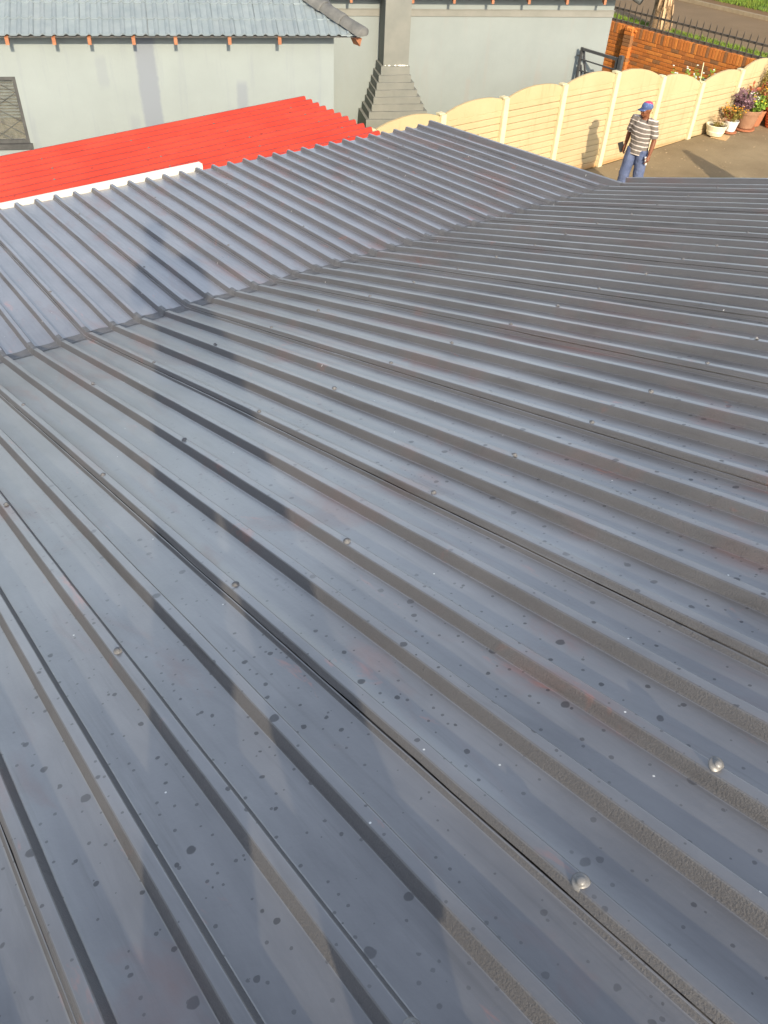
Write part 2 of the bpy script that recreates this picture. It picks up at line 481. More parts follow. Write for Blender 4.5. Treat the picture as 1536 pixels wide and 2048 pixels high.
def cap_mat():
    t = NT('blue_and_pink_cap_cotton')
    P = t.objco()
    z = t.math('ADD', t.sep(P)[2], t.math('MULTIPLY', t.sep(P)[0], -0.25))
    col = t.ramp(t.math('MULTIPLY', t.math('SUBTRACT', z, 1.60), 5.0), [(0.0, (0.06, 0.09, 0.20)), (0.42, (0.09, 0.14, 0.32)), (0.50, (0.62, 0.06, 0.13)), (1.0, (0.66, 0.08, 0.16))])
    col = t.mix(t.ramp(t.noise(P, 45, 2), [(0.60, 0.0), (0.66, 0.7)]), col, (0.30, 0.42, 0.60))
    return t.out(col, 0.85, None, 0.2)
M['capcloth'] = cap_mat()
M['pot_cream'] = simple('cream_glazed_bowl', (0.72, 0.66, 0.46), (0.80, 0.76, 0.58), 9, 0.5, 0.2, 30, co='obj')
M['pot_white'] = simple('white_plastic_tub', (0.70, 0.69, 0.66), (0.78, 0.77, 0.74), 9, 0.5, 0.1, 30, co='obj')
M['pot_brown'] = simple('weathered_clay_pot', (0.26, 0.135, 0.075), (0.36, 0.20, 0.12), 7, 0.8, 0.4, 40, co='obj')
M['pot_terra'] = simple('terracotta_pot', (0.36, 0.13, 0.065), (0.44, 0.18, 0.09), 7, 0.8, 0.4, 40, co='obj')
M['pot_orange'] = simple('orange_clay_pot', (0.56, 0.13, 0.035), (0.64, 0.17, 0.05), 7, 0.65, 0.3, 40, co='obj')
M['soil_pot'] = simple('potting_soil', (0.05, 0.035, 0.02), (0.09, 0.06, 0.035), 20, 0.95, 0.8, 60)
def leafmat(n, a, b):
    return simple(n, a, b, 9, 0.65, 0)
M['leaf_green'] = leafmat('leaf_green', (0.07, 0.14, 0.02), (0.16, 0.24, 0.04))
M['leaf_bright'] = leafmat('leaf_bright_green', (0.12, 0.24, 0.02), (0.24, 0.34, 0.05))
M['leaf_purple'] = leafmat('leaf_purple', (0.16, 0.085, 0.11), (0.27, 0.16, 0.19))
M['leaf_red'] = leafmat('leaf_rust_red', (0.30, 0.07, 0.035), (0.42, 0.13, 0.06))
M['leaf_dry'] = leafmat('leaf_dry_straw', (0.42, 0.28, 0.15), (0.55, 0.38, 0.22))
M['leaf_olive'] = leafmat('leaf_olive', (0.17, 0.14, 0.025), (0.26, 0.21, 0.045))
M['leaf_cypress'] = leafmat('leaf_cypress', (0.03, 0.06, 0.02), (0.06, 0.10, 0.03))
M['petal_orange'] = leafmat('petal_orange', (0.62, 0.24, 0.02), (0.70, 0.34, 0.04))
M['petal_yellow'] = leafmat('petal_yellow', (0.75, 0.58, 0.03), (0.80, 0.66, 0.06))
M['petal_white'] = leafmat('petal_white', (0.75, 0.74, 0.66), (0.82, 0.81, 0.74))
M['slab_tile'] = simple('tan_floor_tile', (0.50, 0.33, 0.17), (0.56, 0.39, 0.21), 9, 0.7, 0.2, 40)
M['paver'] = simple('pink_paving', (0.30, 0.17, 0.12), (0.36, 0.21, 0.15), 5, 0.9, 0.4, 40)
M['litter'] = simple('dry_leaf_litter', (0.42, 0.30, 0.18), (0.60, 0.48, 0.33), 9, 0.9, 0)

def glass_mat():
    t = NT('dusky_window_glass')
    return t.out((0.035, 0.038, 0.04), 0.06, None, 0.8)
M['glass'] = glass_mat()
M['blind'] = simple('pale_blind_slat', (0.26, 0.255, 0.23), (0.33, 0.32, 0.29), 9, 0.7, 0)
M['curtain'] = simple('beige_curtain', (0.16, 0.12, 0.075), (0.42, 0.33, 0.22), 9, 0.9, 0.3, 20)

# ------------------------------------------------------------------ ground
def gz(x):
    return min(max(0.033 * (x - 13.9), 0.0), 0.16)

def sheet(name, xs, ys, dz, mat, kind="structure", zfun=gz):
    mb = MB()
    nx, ny = len(xs), len(ys)
    for x in xs:
        for y in ys:
            mb.v.append((x, y, zfun(x) + dz))
    for i in range(nx - 1):
        for j in range(ny - 1):
            a = i * ny + j
            mb.f.append((a, a + ny, a + ny + 1, a + 1)); mb.mi.append(0)
    o = mb.build(name, mat)
    o["kind"] = kind
    return o

XB = 13.9; XT = 13.9 + 0.16 / 0.033
sheet("ground", [-300, -60, -10, 4, 8, XB, XT, 26, 60, 400], [-300, -60, -15, 0, 11, 25, 60, 400], -0.004, M['ground'])
sheet("driveway", [6.0, 8, 11, XB, XT, 19.36], [-12, -4, 2, 7, 10.72], 0.004, M['drive'])
sheet("pavement", [13.2, XB, 17.2], [4.6, 7.98], 0.009, M['paver'])
sheet("neighbour_lawn", [9.2, XB, XT, 19.22], [10.86, 13, 16, 24], 0.003, M['grass'])
sheet("grass_verge", [19.6, 22, 25.5], [-30, 0, 20, 60], 0.004, M['grass'])
sheet("street", [25.5, 27, 29.85], [-60, 0, 20, 90], -0.0005, M['road'])
sheet("far_verge_soil", [30.0, 30.75], [-60, 0, 20, 90], 0.10, M['soil'])
sheet("far_verge_lawn", [30.75, 45], [-60, 0, 20, 90], 0.11, M['grass'])
kb = MB(); kb.box(29.85, 30.0, -60, 90, 0.1, 0.27)
tag(kb.build("kerb", M['kerb']), kind="structure")

def blades(name, label, n, x0, x1, y0, y1, zb, hmin, hmax):
    mb = MB()
    for i in range(n):
        x = random.uniform(x0, x1); y = random.uniform(y0, y1)
        if mnoise.noise((x * 0.9, y * 0.9, 3.0)) < -0.22:
            continue
        a = random.uniform(0, math.pi * 2); h = random.uniform(hmin, hmax); w = random.uniform(0.012, 0.022)
        dx, dy = math.cos(a) * w, math.sin(a) * w
        lx, ly = random.uniform(-.6, .6) * h, random.uniform(-.6, .6) * h
        z = gz(x) + zb
        mb.add([(x - dx, y - dy, z), (x + dx, y + dy, z), (x + lx, y + ly, z + h)], [(0, 1, 2)])
    o = mb.build(name, M['blade'])
    return tag(o, label, "grass", kind="stuff")
blades("verge_grass", "short green grass on the verge behind the palisade", 26000, 19.7, 25.4, 10.5, 21, 0.0, 0.05, 0.12)
blades("far_grass", "sunlit green grass beyond the street", 20000, 30.6, 36, 15, 26, 0.1, 0.06, 0.16)
blades("lawn_grass", "short lawn beside the grey house behind the cream wall", 9000, 15.0, 19.2, 10.95, 15.2, 0.0, 0.05, 0.10)

# ------------------------------------------------------------------ dark roofed house
H = 5.6
Z1, S1 = -1.23062498, 0.30508969
YF, YE, S2 = 4.58787652, 7.35843825, 0.07390418
X0, PITCH = 2.48119319, 0.1715
N1 = Vector((0, S1, 1)).normalized(); N2 = Vector((0, S2, 1)).normalized()
YTOP = -3.0
SKEW = 0.085
def near_z(y): return H + Z1 - S1 * y
ZF = near_z(YF)
def near_pt(x, y, h):
    return (x, y + h * N1.y, near_z(y) + h * N1.z)
def far_pt(x, y, h):
    return (x + SKEW * (y - YF) / (YE - YF), y + h * N2.y, ZF - S2 * (y - YF) + h * N2.z)
RH = 0.033
def rib(x, lift=0.0):
    """profile of one rib whose left foot is at x"""
    l = lift
    return [(x - 0.003, l * 0.3), (x, 0.0005 + l), (x + 0.002, 0.005 + l), (x + 0.0105, 0.0275 + l), (x + 0.0120, 0.0308 + l), (x + 0.0145, RH + l), (x + 0.0165, RH + l + .0001),
            (x + 0.0345, RH + l + .0001), (x + 0.0365, RH + l), (x + 0.0390, 0.0308 + l), (x + 0.0405, 0.0275 + l), (x + 0.049, 0.005 + l), (x + 0.051, 0.0005 + l * .5), (x + 0.054, 0.0)]

house = thing("dark_roofed_house", "house under a charcoal painted ribbed metal roof that bends to a shallower pitch", "house")

def make_sheet(k_lap, nrib, pt, ya, yb, nseg, seed, mat, drop=0.0, edge_flange=False):
    """one roof sheet; its left lap rib covers the neighbour's rib"""
    rnd = random.Random(seed)
    x = X0 - k_lap * PITCH
    prof = [(x + 0.0105, 0.0150, 0.2), (x + 0.0060, 0.0160, 1.0), (x + 0.0062, 0.0172, 1.0), (x + 0.0075, 0.0195, .8)]
    first = rib(x, 0.0028)
    prof += [(a, b, 0.35) for a, b in first[3:]]
    for r in range(1, nrib + 1):
        xr = x + r * PITCH
        xm0 = prof[-1][0]; 
        for fpan in (0.33, 0.66):
            prof.append((xm0 + (xr - xm0) * fpan, 0.0, 0.0))
        rp = rib(xr)
        if r == 4:      # the rib that the next sheet laps over: lower side stands proud, with a groove above it coloured dark as shade
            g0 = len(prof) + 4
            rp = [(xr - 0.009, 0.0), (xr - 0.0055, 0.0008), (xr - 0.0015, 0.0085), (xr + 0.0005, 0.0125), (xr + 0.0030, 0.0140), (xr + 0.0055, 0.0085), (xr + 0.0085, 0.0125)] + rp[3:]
        prof += [(a, b, 0.0) for a, b in rp]
    if nrib < 4:       # last, narrower sheet: a little pan and a turned-up edge
        xe = prof[-1][0]
        prof += [(xe + 0.05, 0.0, 0.0), (xe + 0.105, 0.0, 0.0), (xe + 0.113, 0.02, 0.0), (xe + 0.117, 0.05, 0), (xe + 0.15, 0.052, 0), (xe + 0.153, -0.09, 0)]
    else:
        prof[-1] = (prof[-1][0], -0.0012, 0)
    mb = MB()
    npf = len(prof)
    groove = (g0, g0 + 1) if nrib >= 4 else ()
    amp = [rnd.uniform(0.2, 1.0) for _ in range(nseg + 1)]
    lip = [0.0] * (nseg + 1)
    for i in range(nseg + 1):
        y = ya + (yb - ya) * i / nseg
        lip[i] = 0.0008 + 0.008 * max(0.0, mnoise.noise((y * 1.9 + seed * 3.3, seed * 1.7, 0.5)) + 0.12) + 0.003 * mnoise.noise((y * 9, seed, 1.5))
    for i in range(nseg + 1):
        y = ya + (yb - ya) * i / nseg
        for (px, ph, lw) in prof:
            dent = 0.0
            if abs(ph) < 0.002:
                dent = 0.0026 * mnoise.noise((px * 6.0, y * 1.9, 9.1)) + 0.0007 * mnoise.noise((px * 17, y * 7, 2.2))
                ph2 = ph + min(dent, 0.0022)
            else:
                ph2 = ph + 0.0013 * mnoise.noise((px * 9, y * 5.0, 4.4))
            wob = 0.0026 * mnoise.noise((px * 1.5, y * 1.3, 7.7)) + 0.0009 * mnoise.noise((px * 4, y * 6.5, 1.7))
            if groove and len(mb.v) % npf in (g0 + 1,):
                cl_ = min(max((mnoise.noise((y * 3.1 + seed * 5.1, seed * 2.2, 3.5)) + 0.5 * mnoise.noise((y * 11, seed * 1.2, 8.5)) + 0.16) * 4, 0.0), 1.0)
                wob += 0.0012 * mnoise.noise((y * 7, seed, 2.5))
                ph2 += 0.0058 * cl_
            mb.v.append(pt(px + wob - lip[i] * lw * 0.75, y, ph2 - drop + lip[i] * lw * 0.45))
    for i in range(nseg):
        for j in range(npf - 1):
            a = i * npf + j
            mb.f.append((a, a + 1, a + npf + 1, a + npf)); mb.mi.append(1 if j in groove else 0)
    return mb.build("roof_sheet", [mat, M['gap_shade']], house, smooth=True)

near_sheets = {}
far_sheets = {}
LAPS = [23, 19, 15, 11, 7, 3, -1, -5, -9, -13, -17]
for i, k in enumerate(LAPS):
    nr = 4 if k != -17 else 4
    near_sheets[k] = make_sheet(k, 4, near_pt, YTOP, YF + 0.025, 70, i + 1, M['roof_near'])
    far_sheets[k] = make_sheet(k, 4, far_pt, YF - 0.05, YE, 34, i + 40, M['roof_far'], drop=0.0035)
near_sheets[-21] = make_sheet(-21, 1, near_pt, YTOP, YF + 0.025, 70, 31, M['roof_near'])
far_sheets[-21] = make_sheet(-21, 0, far_pt, YF - 0.05, YE, 34, 71, M['roof_far'], drop=0.0035)
# the slope on the other side of the ridge
for i, k in enumerate(LAPS + [-21]):
    o = near_sheets[k].copy(); COL.objects.link(o)
    o.parent = house
    # mirror about the ridge line y = YTOP
    o.scale = (1, -1, 1)
    o.location = (0, 2 * YTOP, 0)
mb = MB()
xa, xb = X0 - 23 * PITCH - 0.02, X0 + 22 * PITCH + 0.32
zr = near_z(YTOP)
mb.add([(xa, YTOP - 0.2, zr - 0.02), (xb, YTOP - 0.2, zr - 0.02), (xa, YTOP - 0.02, zr + 0.06), (xb, YTOP - 0.02, zr + 0.06), (xa, YTOP + 0.02, zr + 0.06), (xb, YTOP + 0.02, zr + 0.06), (xa, YTOP + 0.2, zr - 0.02), (xb, YTOP + 0.2, zr - 0.02)],
       [(0, 1, 3, 2), (2, 3, 5, 4), (4, 5, 7, 6)])
mb.build("ridge_capping", M['roof_near'], house)

# brushed sealant strip over the bend
def seal_pt(x, y, h):
    return near_pt(x, y, h) if y <= YF else far_pt(x, y, h)
pr = []
k = 23
while k >= -21:
    x = X0 - k * PITCH
    for a, b in rib(x, 0.0028 if (k - 3) % 4 == 0 else 0.0):
        pr.append((a, b))
    for fpan in (0.25, 0.5, 0.75):
        pr.append((x + 0.054 + (PITCH - 0.057) * fpan, 0.0))
    k -= 1
pr = pr[:-3]
ys = [-0.04, -0.02, 0.0, 0.02, 0.05, 0.075]
for part in range(1):
    mb = MB(); npf = len(pr)
    for i, dy in enumerate(ys):
        for (px, ph) in pr:
            yy = YF + dy
            if i in (0, len(ys) - 1):
                yy += 0.030 * mnoise.noise((px * 11, dy * 50, 1.5)) + 0.012 * mnoise.noise((px * 60, dy, 4))
            hh = ph + (0.0020 if i < 4 else 0.0008 if i == 4 else -0.0022) + 0.0009 * mnoise.noise((px * 45, dy * 60, 2))
            if i == 2: hh += 0.0005
            mb.v.append(seal_pt(px, yy, hh))
    for i in range(len(ys) - 1):
        for j in range(npf - 1):
            a = i * npf + j
            mb.f.append((a, a + 1, a + npf + 1, a + npf)); mb.mi.append(0)
    mb.build("seal_strip", M['seal'], house, smooth=True)

# bolts with dished washers on every second rib
bm = MB()
bm.lathe([(0.015, 0.0), (0.0155, 0.0018), (0.0125, 0.0040), (0.0080, 0.0052), (0.0078, 0.0085), (0.0066, 0.0112), (0.003, 0.0125), (0.0003, 0.0127)], 16)
bolt_me = bm.mesh("roof_bolt", M['bolt'], True)
M['bolt_bare'] = simple('galvanised_bolt', (0.16, 0.162, 0.165), (0.27, 0.27, 0.27), 60, 0.45, 0.1, 200, 0.001, 0.5, 0.2)
bare_me = bm.mesh("roof_bolt_bare", M['bolt_bare'], True)
rn = random.Random(5)
def sheet_for(k, d):
    best = [q for q in d if q >= k]
    return d[min(best)]
for yb in (0.205, 1.335, 2.405, 3.53):
    for k in range(21, -22, -2):
        o = put("roof_bolt", bare_me if yb == 0.205 or (k == -3 and yb < 2) else bolt_me, sheet_for(k, near_sheets))
        o.location = near_pt(X0 - k * PITCH + 0.0255 + rn.uniform(-.004, .004), yb + rn.uniform(-.03, .03) * (yb != 0.205), RH + 0.003)
        if yb > 0.5: o.scale = (0.7, 0.7, 0.62)
        o.rotation_euler = (-math.atan(S1) + rn.uniform(-.12, .12), rn.uniform(-.12, .12), rn.uniform(0, 6))
for yb in (5.35, 6.75):
    for k in range(19, -22, -4):
        o = put("roof_bolt", bolt_me, sheet_for(k, far_sheets))
        o.location = far_pt(X0 - k * PITCH + 0.0255 + rn.uniform(-.004, .004), yb + rn.uniform(-.04, .04), RH - 0.001)
        o.scale = (0.6, 0.6, 0.55)
        o.rotation_euler = (-math.atan(S2) + rn.uniform(-.12, .12), rn.uniform(-.12, .12), rn.uniform(0, 6))

# walls under the dark roof
mb = MB()
for (xa, xb, ya, yb, zt0, zt1) in ((-1.35, -1.15, -8.6, 4.5, 0, 0),):
    pass
def wallpoly(pts, thick, axis):
    vs = []
    for t in (0, thick):
        for p in pts:
            q = list(p); q[axis] += t
            vs.append(q)
    n = len(pts)
    fs = [tuple(reversed(range(n))), tuple(range(n, 2 * n))] + [(i, (i + 1) % n, n + (i + 1) % n, n + i) for i in range(n)]
    return vs, fs
for xw in (-1.3, 5.75):
    pts = [(xw, -8.7, 0), (xw, 7.05, 0), (xw, 7.05, ZF - S2 * (7.05 - YF) - 0.06), (xw, YF, ZF - 0.06), (xw, YTOP, near_z(YTOP) - 0.06), (xw, -8.7, near_z(2 * YTOP + 8.7) - 0.06)]
    vs, fs = wallpoly(pts, 0.2, 0)
    mb.add(vs, fs)
mb.box(-1.1, 5.75, 6.85, 7.04, 0, ZF - S2 * (7.05 - YF) - 0.07)
mb.box(-1.1, 5.75, -8.69, -8.5, 0, near_z(2 * YTOP + 8.7) - 0.07)
mb.build("wall", M['wall_right'], house)

# ------------------------------------------------------------------ red lean-to roof
lean = thing("red_lean_to", "lean-to with bright red ribbed metal roof between the charcoal roof and the grey wall", "lean-to")
def red_z(x): return 2.48 + (x - 6.2) * 0.030
rp = 0.160
YR1 = 9.77
for sidx in range(4):
    y_hi = YR1 - sidx * 4 * rp
    prof = []
    nrr = 4
    for r in range(nrr):
        yb = y_hi - r * rp
        prof += [(yb, 0.0), (yb - 0.004, 0.004), (yb - 0.018, 0.036), (yb - 0.023, 0.041), (yb - 0.052, 0.041), (yb - 0.057, 0.036), (yb - 0.075, 0.004), (yb - 0.080, 0.0), (yb - 0.12, 0.0)]
    yb = y_hi - nrr * rp
    prof += [(yb, 0.0), (yb - 0.004, 0.004), (yb - 0.018, 0.028)]
    mb = MB(); npf = len(prof); nseg = 40
    xa, xb = -1.2, 6.2 + 0.0
    for i in range(nseg + 1):
        x = xa + (xb - xa) * i / nseg
        for (y, h) in prof:
            mb.v.append((x + 0.012 * sidx * (i == nseg) , y, red_z(x) + h - 0.002 * sidx + 0.0014 * mnoise.noise((x * 2.5, y * 4, 3))))
    for i in range(nseg):
        for j in range(npf - 1):
            a = i * npf + j
            mb.f.append((a, a + npf, a + npf + 1, a + 1)); mb.mi.append(0)
    o = mb.build("roof_sheet", M['red'], lean, smooth=True)
sm_ = MB(); sm_.lathe([(0.013, 0.0), (0.012, 0.003), (0.0065, 0.004), (0.006, 0.009), (0.0004, 0.010)], 8)
screw_me = sm_.mesh("roof_screw", M['cap'])
rsx = random.Random(4)
for o in [q for q in lean.children]:
    ytop = max(v.co.y for v in o.data.vertices)
    for xs_ in (5.85, 4.75, 3.65, 2.55, 1.45, 0.35):
        for r in (0, 2):
            put("roof_screw", screw_me, o, (xs_ + rsx.uniform(-.08, .08), ytop - r * rp - 0.0375, red_z(xs_) + 0.040))
for (px, py) in ((6.0, 9.6), (6.0, 7.7), (2.4, 9.6), (-1.0, 9.6), (-1.0, 7.7)):
    mb = MB(); mb.box(px - .04, px + .04, py - .04, py + .04, 0, red_z(px) - 0.05)
    mb.build("post", M['black_steel'], lean)
for py in (9.6, 7.7):
    mb = MB(); mb.bar((-1.15, py, red_z(-1.15) - 0.035), (6.12, py, red_z(6.12) - 0.035), 0.05, 0.06)
    mb.build("purlin", M['black_steel'], lean)
mb = MB()
zb = 2.788
vs, fs = wallpoly([(-1.3, 7.40, zb - 0.01 - 0.30), (3.53, 7.40, zb + 0.015 - 0.30), (3.53, 7.40, zb + 0.015), (-1.3, 7.40, zb - 0.055)], 0.07, 1)
mb.add(vs, fs)
tag(mb.build("fascia_board", M['white_board'], lean), "white painted board along the near edge")

# ------------------------------------------------------------------ grey buildings
ANG = math.radians(-25)
TILE_W, TILE_L, GAUGE, RPITCH = 0.30, 0.40, 0.33, math.radians(25)
def tile_mesh(name, mat):
    mb = MB()
    prof = []
    nn = 16
    for i in range(nn + 1):
        x = TILE_W * i / nn
        ph = (x % 0.15) / 0.15
        z = 0.026 * math.sin(math.pi * min(max((ph - 0.52) / 0.48, 0), 1)) if ph > 0.52 else 0.0
        prof.append((x - 0.0015 if i == nn else x, z))
    for yy, zz in ((0, 0.0), (TILE_L, -0.004)):
        for x, z in prof:
            mb.v.append((x, yy, z + zz + 0.016))
        for x, z in prof:
            mb.v.append((x, yy, z + zz))
    n = nn + 1
    for i in range(nn):
        mb.f += [(i, i + 1, 2 * n + i + 1, 2 * n + i), (n + i + 1, n + i, 3 * n + i, 3 * n + i + 1), (i + 1, i, n + i, n + i + 1), (2 * n + i, 2 * n + i + 1, 3 * n + i + 1, 3 * n + i)]
    mb.f += [(0, 2 * n, 3 * n, n), (nn, n + nn, 3 * n + nn, 2 * n + nn)]
    mb.mi = [0] * len(mb.f)
    return mb.mesh(name, mat)
tile_a = tile_mesh("roof_tile", M['tile']); tile_b = tile_mesh("roof_tile_b", M['tile_b'])

def tiled_slope(parent, s0, s1, e_off, z_eave, courses, hip_right=None, hip_left=None, rs=1):
    """tiles over local x s0..s1; the eave runs at local y=-e_off; the slope rises towards +y"""
    rr = random.Random(rs)
    n = int(round((s1 - s0) / TILE_W))
    for c in range(courses):
        d = c * GAUGE
        for i in range(n):
            x = s0 + i * TILE_W + rr.uniform(-.002, .002)
            run = d * math.cos(RPITCH)
            if hip_right is not None and x + TILE_W * 0.75 > hip_right - run:
                continue
            y = -e_off + run
            z = z_eave + d * math.sin(RPITCH) + 0.012 + rr.uniform(-.002, .002)
            put("roof_tile", tile_a if rr.random() < 0.6 else tile_b, parent, (x, y, z), (RPITCH - math.radians(2.6), 0, rr.uniform(-.004, .004)))

# --- left building
OL = (4.08729, 12.86173, 0.0)
shed = thing("grey_outbuilding", "pale grey plastered outbuilding with a tiled roof, left of the chimney", "building", OL, ANG)
CR = 3.947
W0, W1, WZ0, WZ1 = -2.25, -0.628, 1.345, 2.30
mb = MB()
mb.box(-6.0, W0, 0, 0.22, 0, 2.98)
mb.box(W1, CR, 0, 0.22, 0, 2.98)
mb.box(W0, W1, 0.001, 0.22, 0, WZ0)
mb.box(W0, W1, 0.001, 0.22, WZ1, 2.98)
mb.box(CR - 0.22, CR - 0.001, 0.22, 5.0, 0, 2.98)
mb.box(-6.0, -5.78, 0.22, 5.0, 0, 2.98)
mb.box(-6.0, CR, 5.0, 5.2, 0, 2.98)
mb.build("wall", M['wall_left'], shed)
ZEAVE = 2.865
EAV = 0.34
HIPR = 4.30
mb = MB()     # deck under the tiles, hipped on the right
def dk(x, run): return (x, -EAV + 0.03 + run, ZEAVE - 0.012 + run * math.tan(RPITCH))
rmax = 2.9
mb.add([dk(-6.0, 0), dk(HIPR - 0.06, 0), dk(HIPR - 0.06 - rmax, rmax), dk(-6.0, rmax)], [(0, 1, 2, 3)])
a = dk(HIPR - 0.06, 0); b = dk(HIPR - 0.06 - rmax, rmax)
mb.add([a, (a[0], a[1] + 2 * rmax, a[2]), b], [(0, 1, 2)])
a2 = (-6.0, a[1] + 2 * rmax, a[2]); b2 = dk(-6.0, rmax)
mb.add([(a[0], a[1] + 2 * rmax, a[2]), a2, b2, b], [(0, 1, 2, 3)])
mb.build("roof_deck", M['deck'], shed)
tiled_slope(shed, -5.90, HIPR + 0.1, EAV, ZEAVE, 8, hip_right=HIPR - 0.08, rs=3)
# cut tiles along the hip: narrow pieces filling the corner of each course
for c in range(8):
    run = c * GAUGE * math.cos(RPITCH)
    n = int(round((HIPR + 0.1 + 5.90) / TILE_W))
    xs_ = [-5.90 + i * TILE_W for i in range(n) if -5.90 + i * TILE_W + TILE_W * 0.75 > HIPR - 0.08 - run]
    if not xs_: continue
    x0_ = xs_[0]; lim = HIPR - 0.05 - run
    mb = MB()
    z0_ = ZEAVE + c * GAUGE * math.sin(RPITCH) + 0.014
    k1 = max(lim - x0_, 0.06)
    g = GAUGE + 0.05
    pts = [(0, 0), (k1, 0), (max(k1 - g * math.cos(RPITCH), 0.0), g), (0, g)]
    vs = []
    for h in (0.0, 0.016):
        for (px, pl) in pts:
            vs.append((x0_ + px, -EAV + run + pl * math.cos(RPITCH - .045), z0_ + pl * math.sin(RPITCH - .045) + h))
    mb.add(vs, [(3, 2, 1, 0), (4, 5, 6, 7), (0, 1, 5, 4), (1, 2, 6, 5), (2, 3, 7, 6), (3, 0, 4, 7)])
    for rx in (0.10, 0.25):
        if rx + 0.03 < k1:
            ll = min(g, (k1 - rx) / math.cos(RPITCH))
            mb.tube([(x0_ + rx + 0.01, -EAV + run, z0_ + 0.012), (x0_ + rx + 0.01, -EAV + run + ll * math.cos(RPITCH - .045), z0_ + 0.012 + ll * math.sin(RPITCH - .045))], (0.034, 0.026), 8)
    mb.build("roof_tile", M['tile'], shed)
# hip caps: half round tiles running up the hip
hipd = Vector((-1, 1, math.tan(RPITCH))).normalized()
side = Vector((1, 1, 0)).normalized()
upn = side.cross(hipd) * -1
if upn.z < 0: upn = -upn
h0 = Vector((HIPR + 0.02, -EAV - 0.03, ZEAVE + 0.03))
for i in range(8):
    mb = MB()
    a = h0 + hipd * (i * 0.37)
    seg = 10
    rings = []
    for (t, r) in ((0.0, 0.128), (0.03, 0.132), (0.34, 0.116), (0.41, 0.11)):
        for thick in (0.0, 0.018):
            rings.append([a + hipd * t + upn * (0.012 - 0.02 + (r - thick) * math.sin(math.pi * k / seg) * 0.86) + side * ((r - thick) * math.cos(math.pi * k / seg)) for k in range(seg + 1)])
    n = seg + 1
    for rg in rings: mb.v += [tuple(v) for v in rg]
    for j in range(3):
        for k in range(seg):
            o_ = (2 * j) * n + k
            mb.f.append((o_, o_ + 1, o_ + 2 * n + 1, o_ + 2 * n))
            i_ = (2 * j + 1) * n + k
            mb.f.append((i_ + 1, i_, i_ + 2 * n, i_ + 2 * n + 1))
    for k in range(seg):
        mb.f.append((k + 1, k, n + k, n + k + 1))
    if i == 0:    # closed rounded nose of the lowest cap
        c0 = a - hipd * 0.055 + upn * 0.02
        ci = len(mb.v); mb.v.append(tuple(c0))
        for k in range(seg):
            mb.f.append((k, ci, k + 1))
    mb.mi = [0] * len(mb.f)
    mb.build("hip_cap", M['cap'], shed, smooth=True)
mb = MB(); mb.add([(HIPR - 0.10, -EAV + 0.02, ZEAVE - 0.01), (HIPR + 0.0, -EAV - 0.02, ZEAVE - 0.01), (HIPR - 0.02, -EAV, ZEAVE - 0.12), (HIPR - 0.10 - .05, -EAV + 0.16, ZEAVE - 0.01), (HIPR + 0.0 - .05, -EAV + 0.16, ZEAVE - 0.01), (HIPR - 0.02 - .07, -EAV + 0.16, ZEAVE - 0.12)],
       [(0, 2, 1), (3, 4, 5), (0, 1, 4, 3), (1, 2, 5, 4), (2, 0, 3, 5)])
mb.build("hip_rafter", M['rafter'], shed)
# rafters
for s in (-3.1, -2.45, -1.8, -1.15, -0.563, 0.038, 0.502, 1.088, 1.657, 2.404, 3.112):
    mb = MB()
    y0, y1 = -0.325, 0.35
    def rz_(y): return ZEAVE - 0.02 + (y + EAV) * math.tan(RPITCH)
    w = 0.024
    vs = [(s - w, y0, rz_(y0)), (s + w, y0, rz_(y0)), (s + w, y0, rz_(y0) - 0.085), (s - w, y0, rz_(y0) - 0.085), (s - w, y1, rz_(y1)), (s + w, y1, rz_(y1)), (s + w, y1, rz_(y1) - 0.10), (s - w, y1, rz_(y1) - 0.10)]
    mb.add(vs, [(0, 1, 2, 3), (7, 6, 5, 4), (0, 4, 5, 1), (1, 5, 6, 2), (2, 6, 7, 3), (3, 7, 4, 0)])
    mb.build("rafter", M['rafter'], shed)
# window with burglar bars
win = MB()
fwid = 0.045
for (xa, xb, za, zb_) in ((W0, W1, WZ0 + 0.06, WZ0 + 0.06 + fwid), (W0, W1, WZ1 - fwid, WZ1)):
    win.box(xa, xb, 0.005, 0.06, za, zb_)
for xa in (W0, (W0 + W1) / 2 - .02, W1 - fwid):
    win.box(xa, xa + fwid, 0.004, 0.061, WZ0 + 0.06, WZ1)
wf = win.build("window", M['frame'], shed)
mb = MB(); mb.box(W0 - 0.03, W1 + 0.028, -0.05, 0.055, WZ0 - 0.015, WZ0 + 0.058); mb.build("sill", M['frame'], wf)
mb = MB(); mb.box(W0 + 0.01, W1 - 0.01, 0.045, 0.05, WZ0 + 0.1, WZ1 - 0.03); 
gl = NT('clear_window_glass'); gl.b.inputs["Transmission Weight"].default_value = 0.9; gl.out((0.75, 0.8, 0.78), 0.03, None, 0.5)
M['clear'] = gl.m
mb.build("pane", M['clear'], wf)
mb = MB(); mb.box(W0, W1, 0.17, 0.19, WZ0, WZ1)
mb.build("curtain", M['curtain'], wf)
for i in range(12):
    z = WZ1 - 0.08 - i * 0.043
    mb = MB(); mb.bar((W0 + .04, 0.10, z), (W1 - .05, 0.10, z), 0.03, 0.004, upv=(0, -.6, .8)); mb.build("blind_slat", M['blind'], wf)
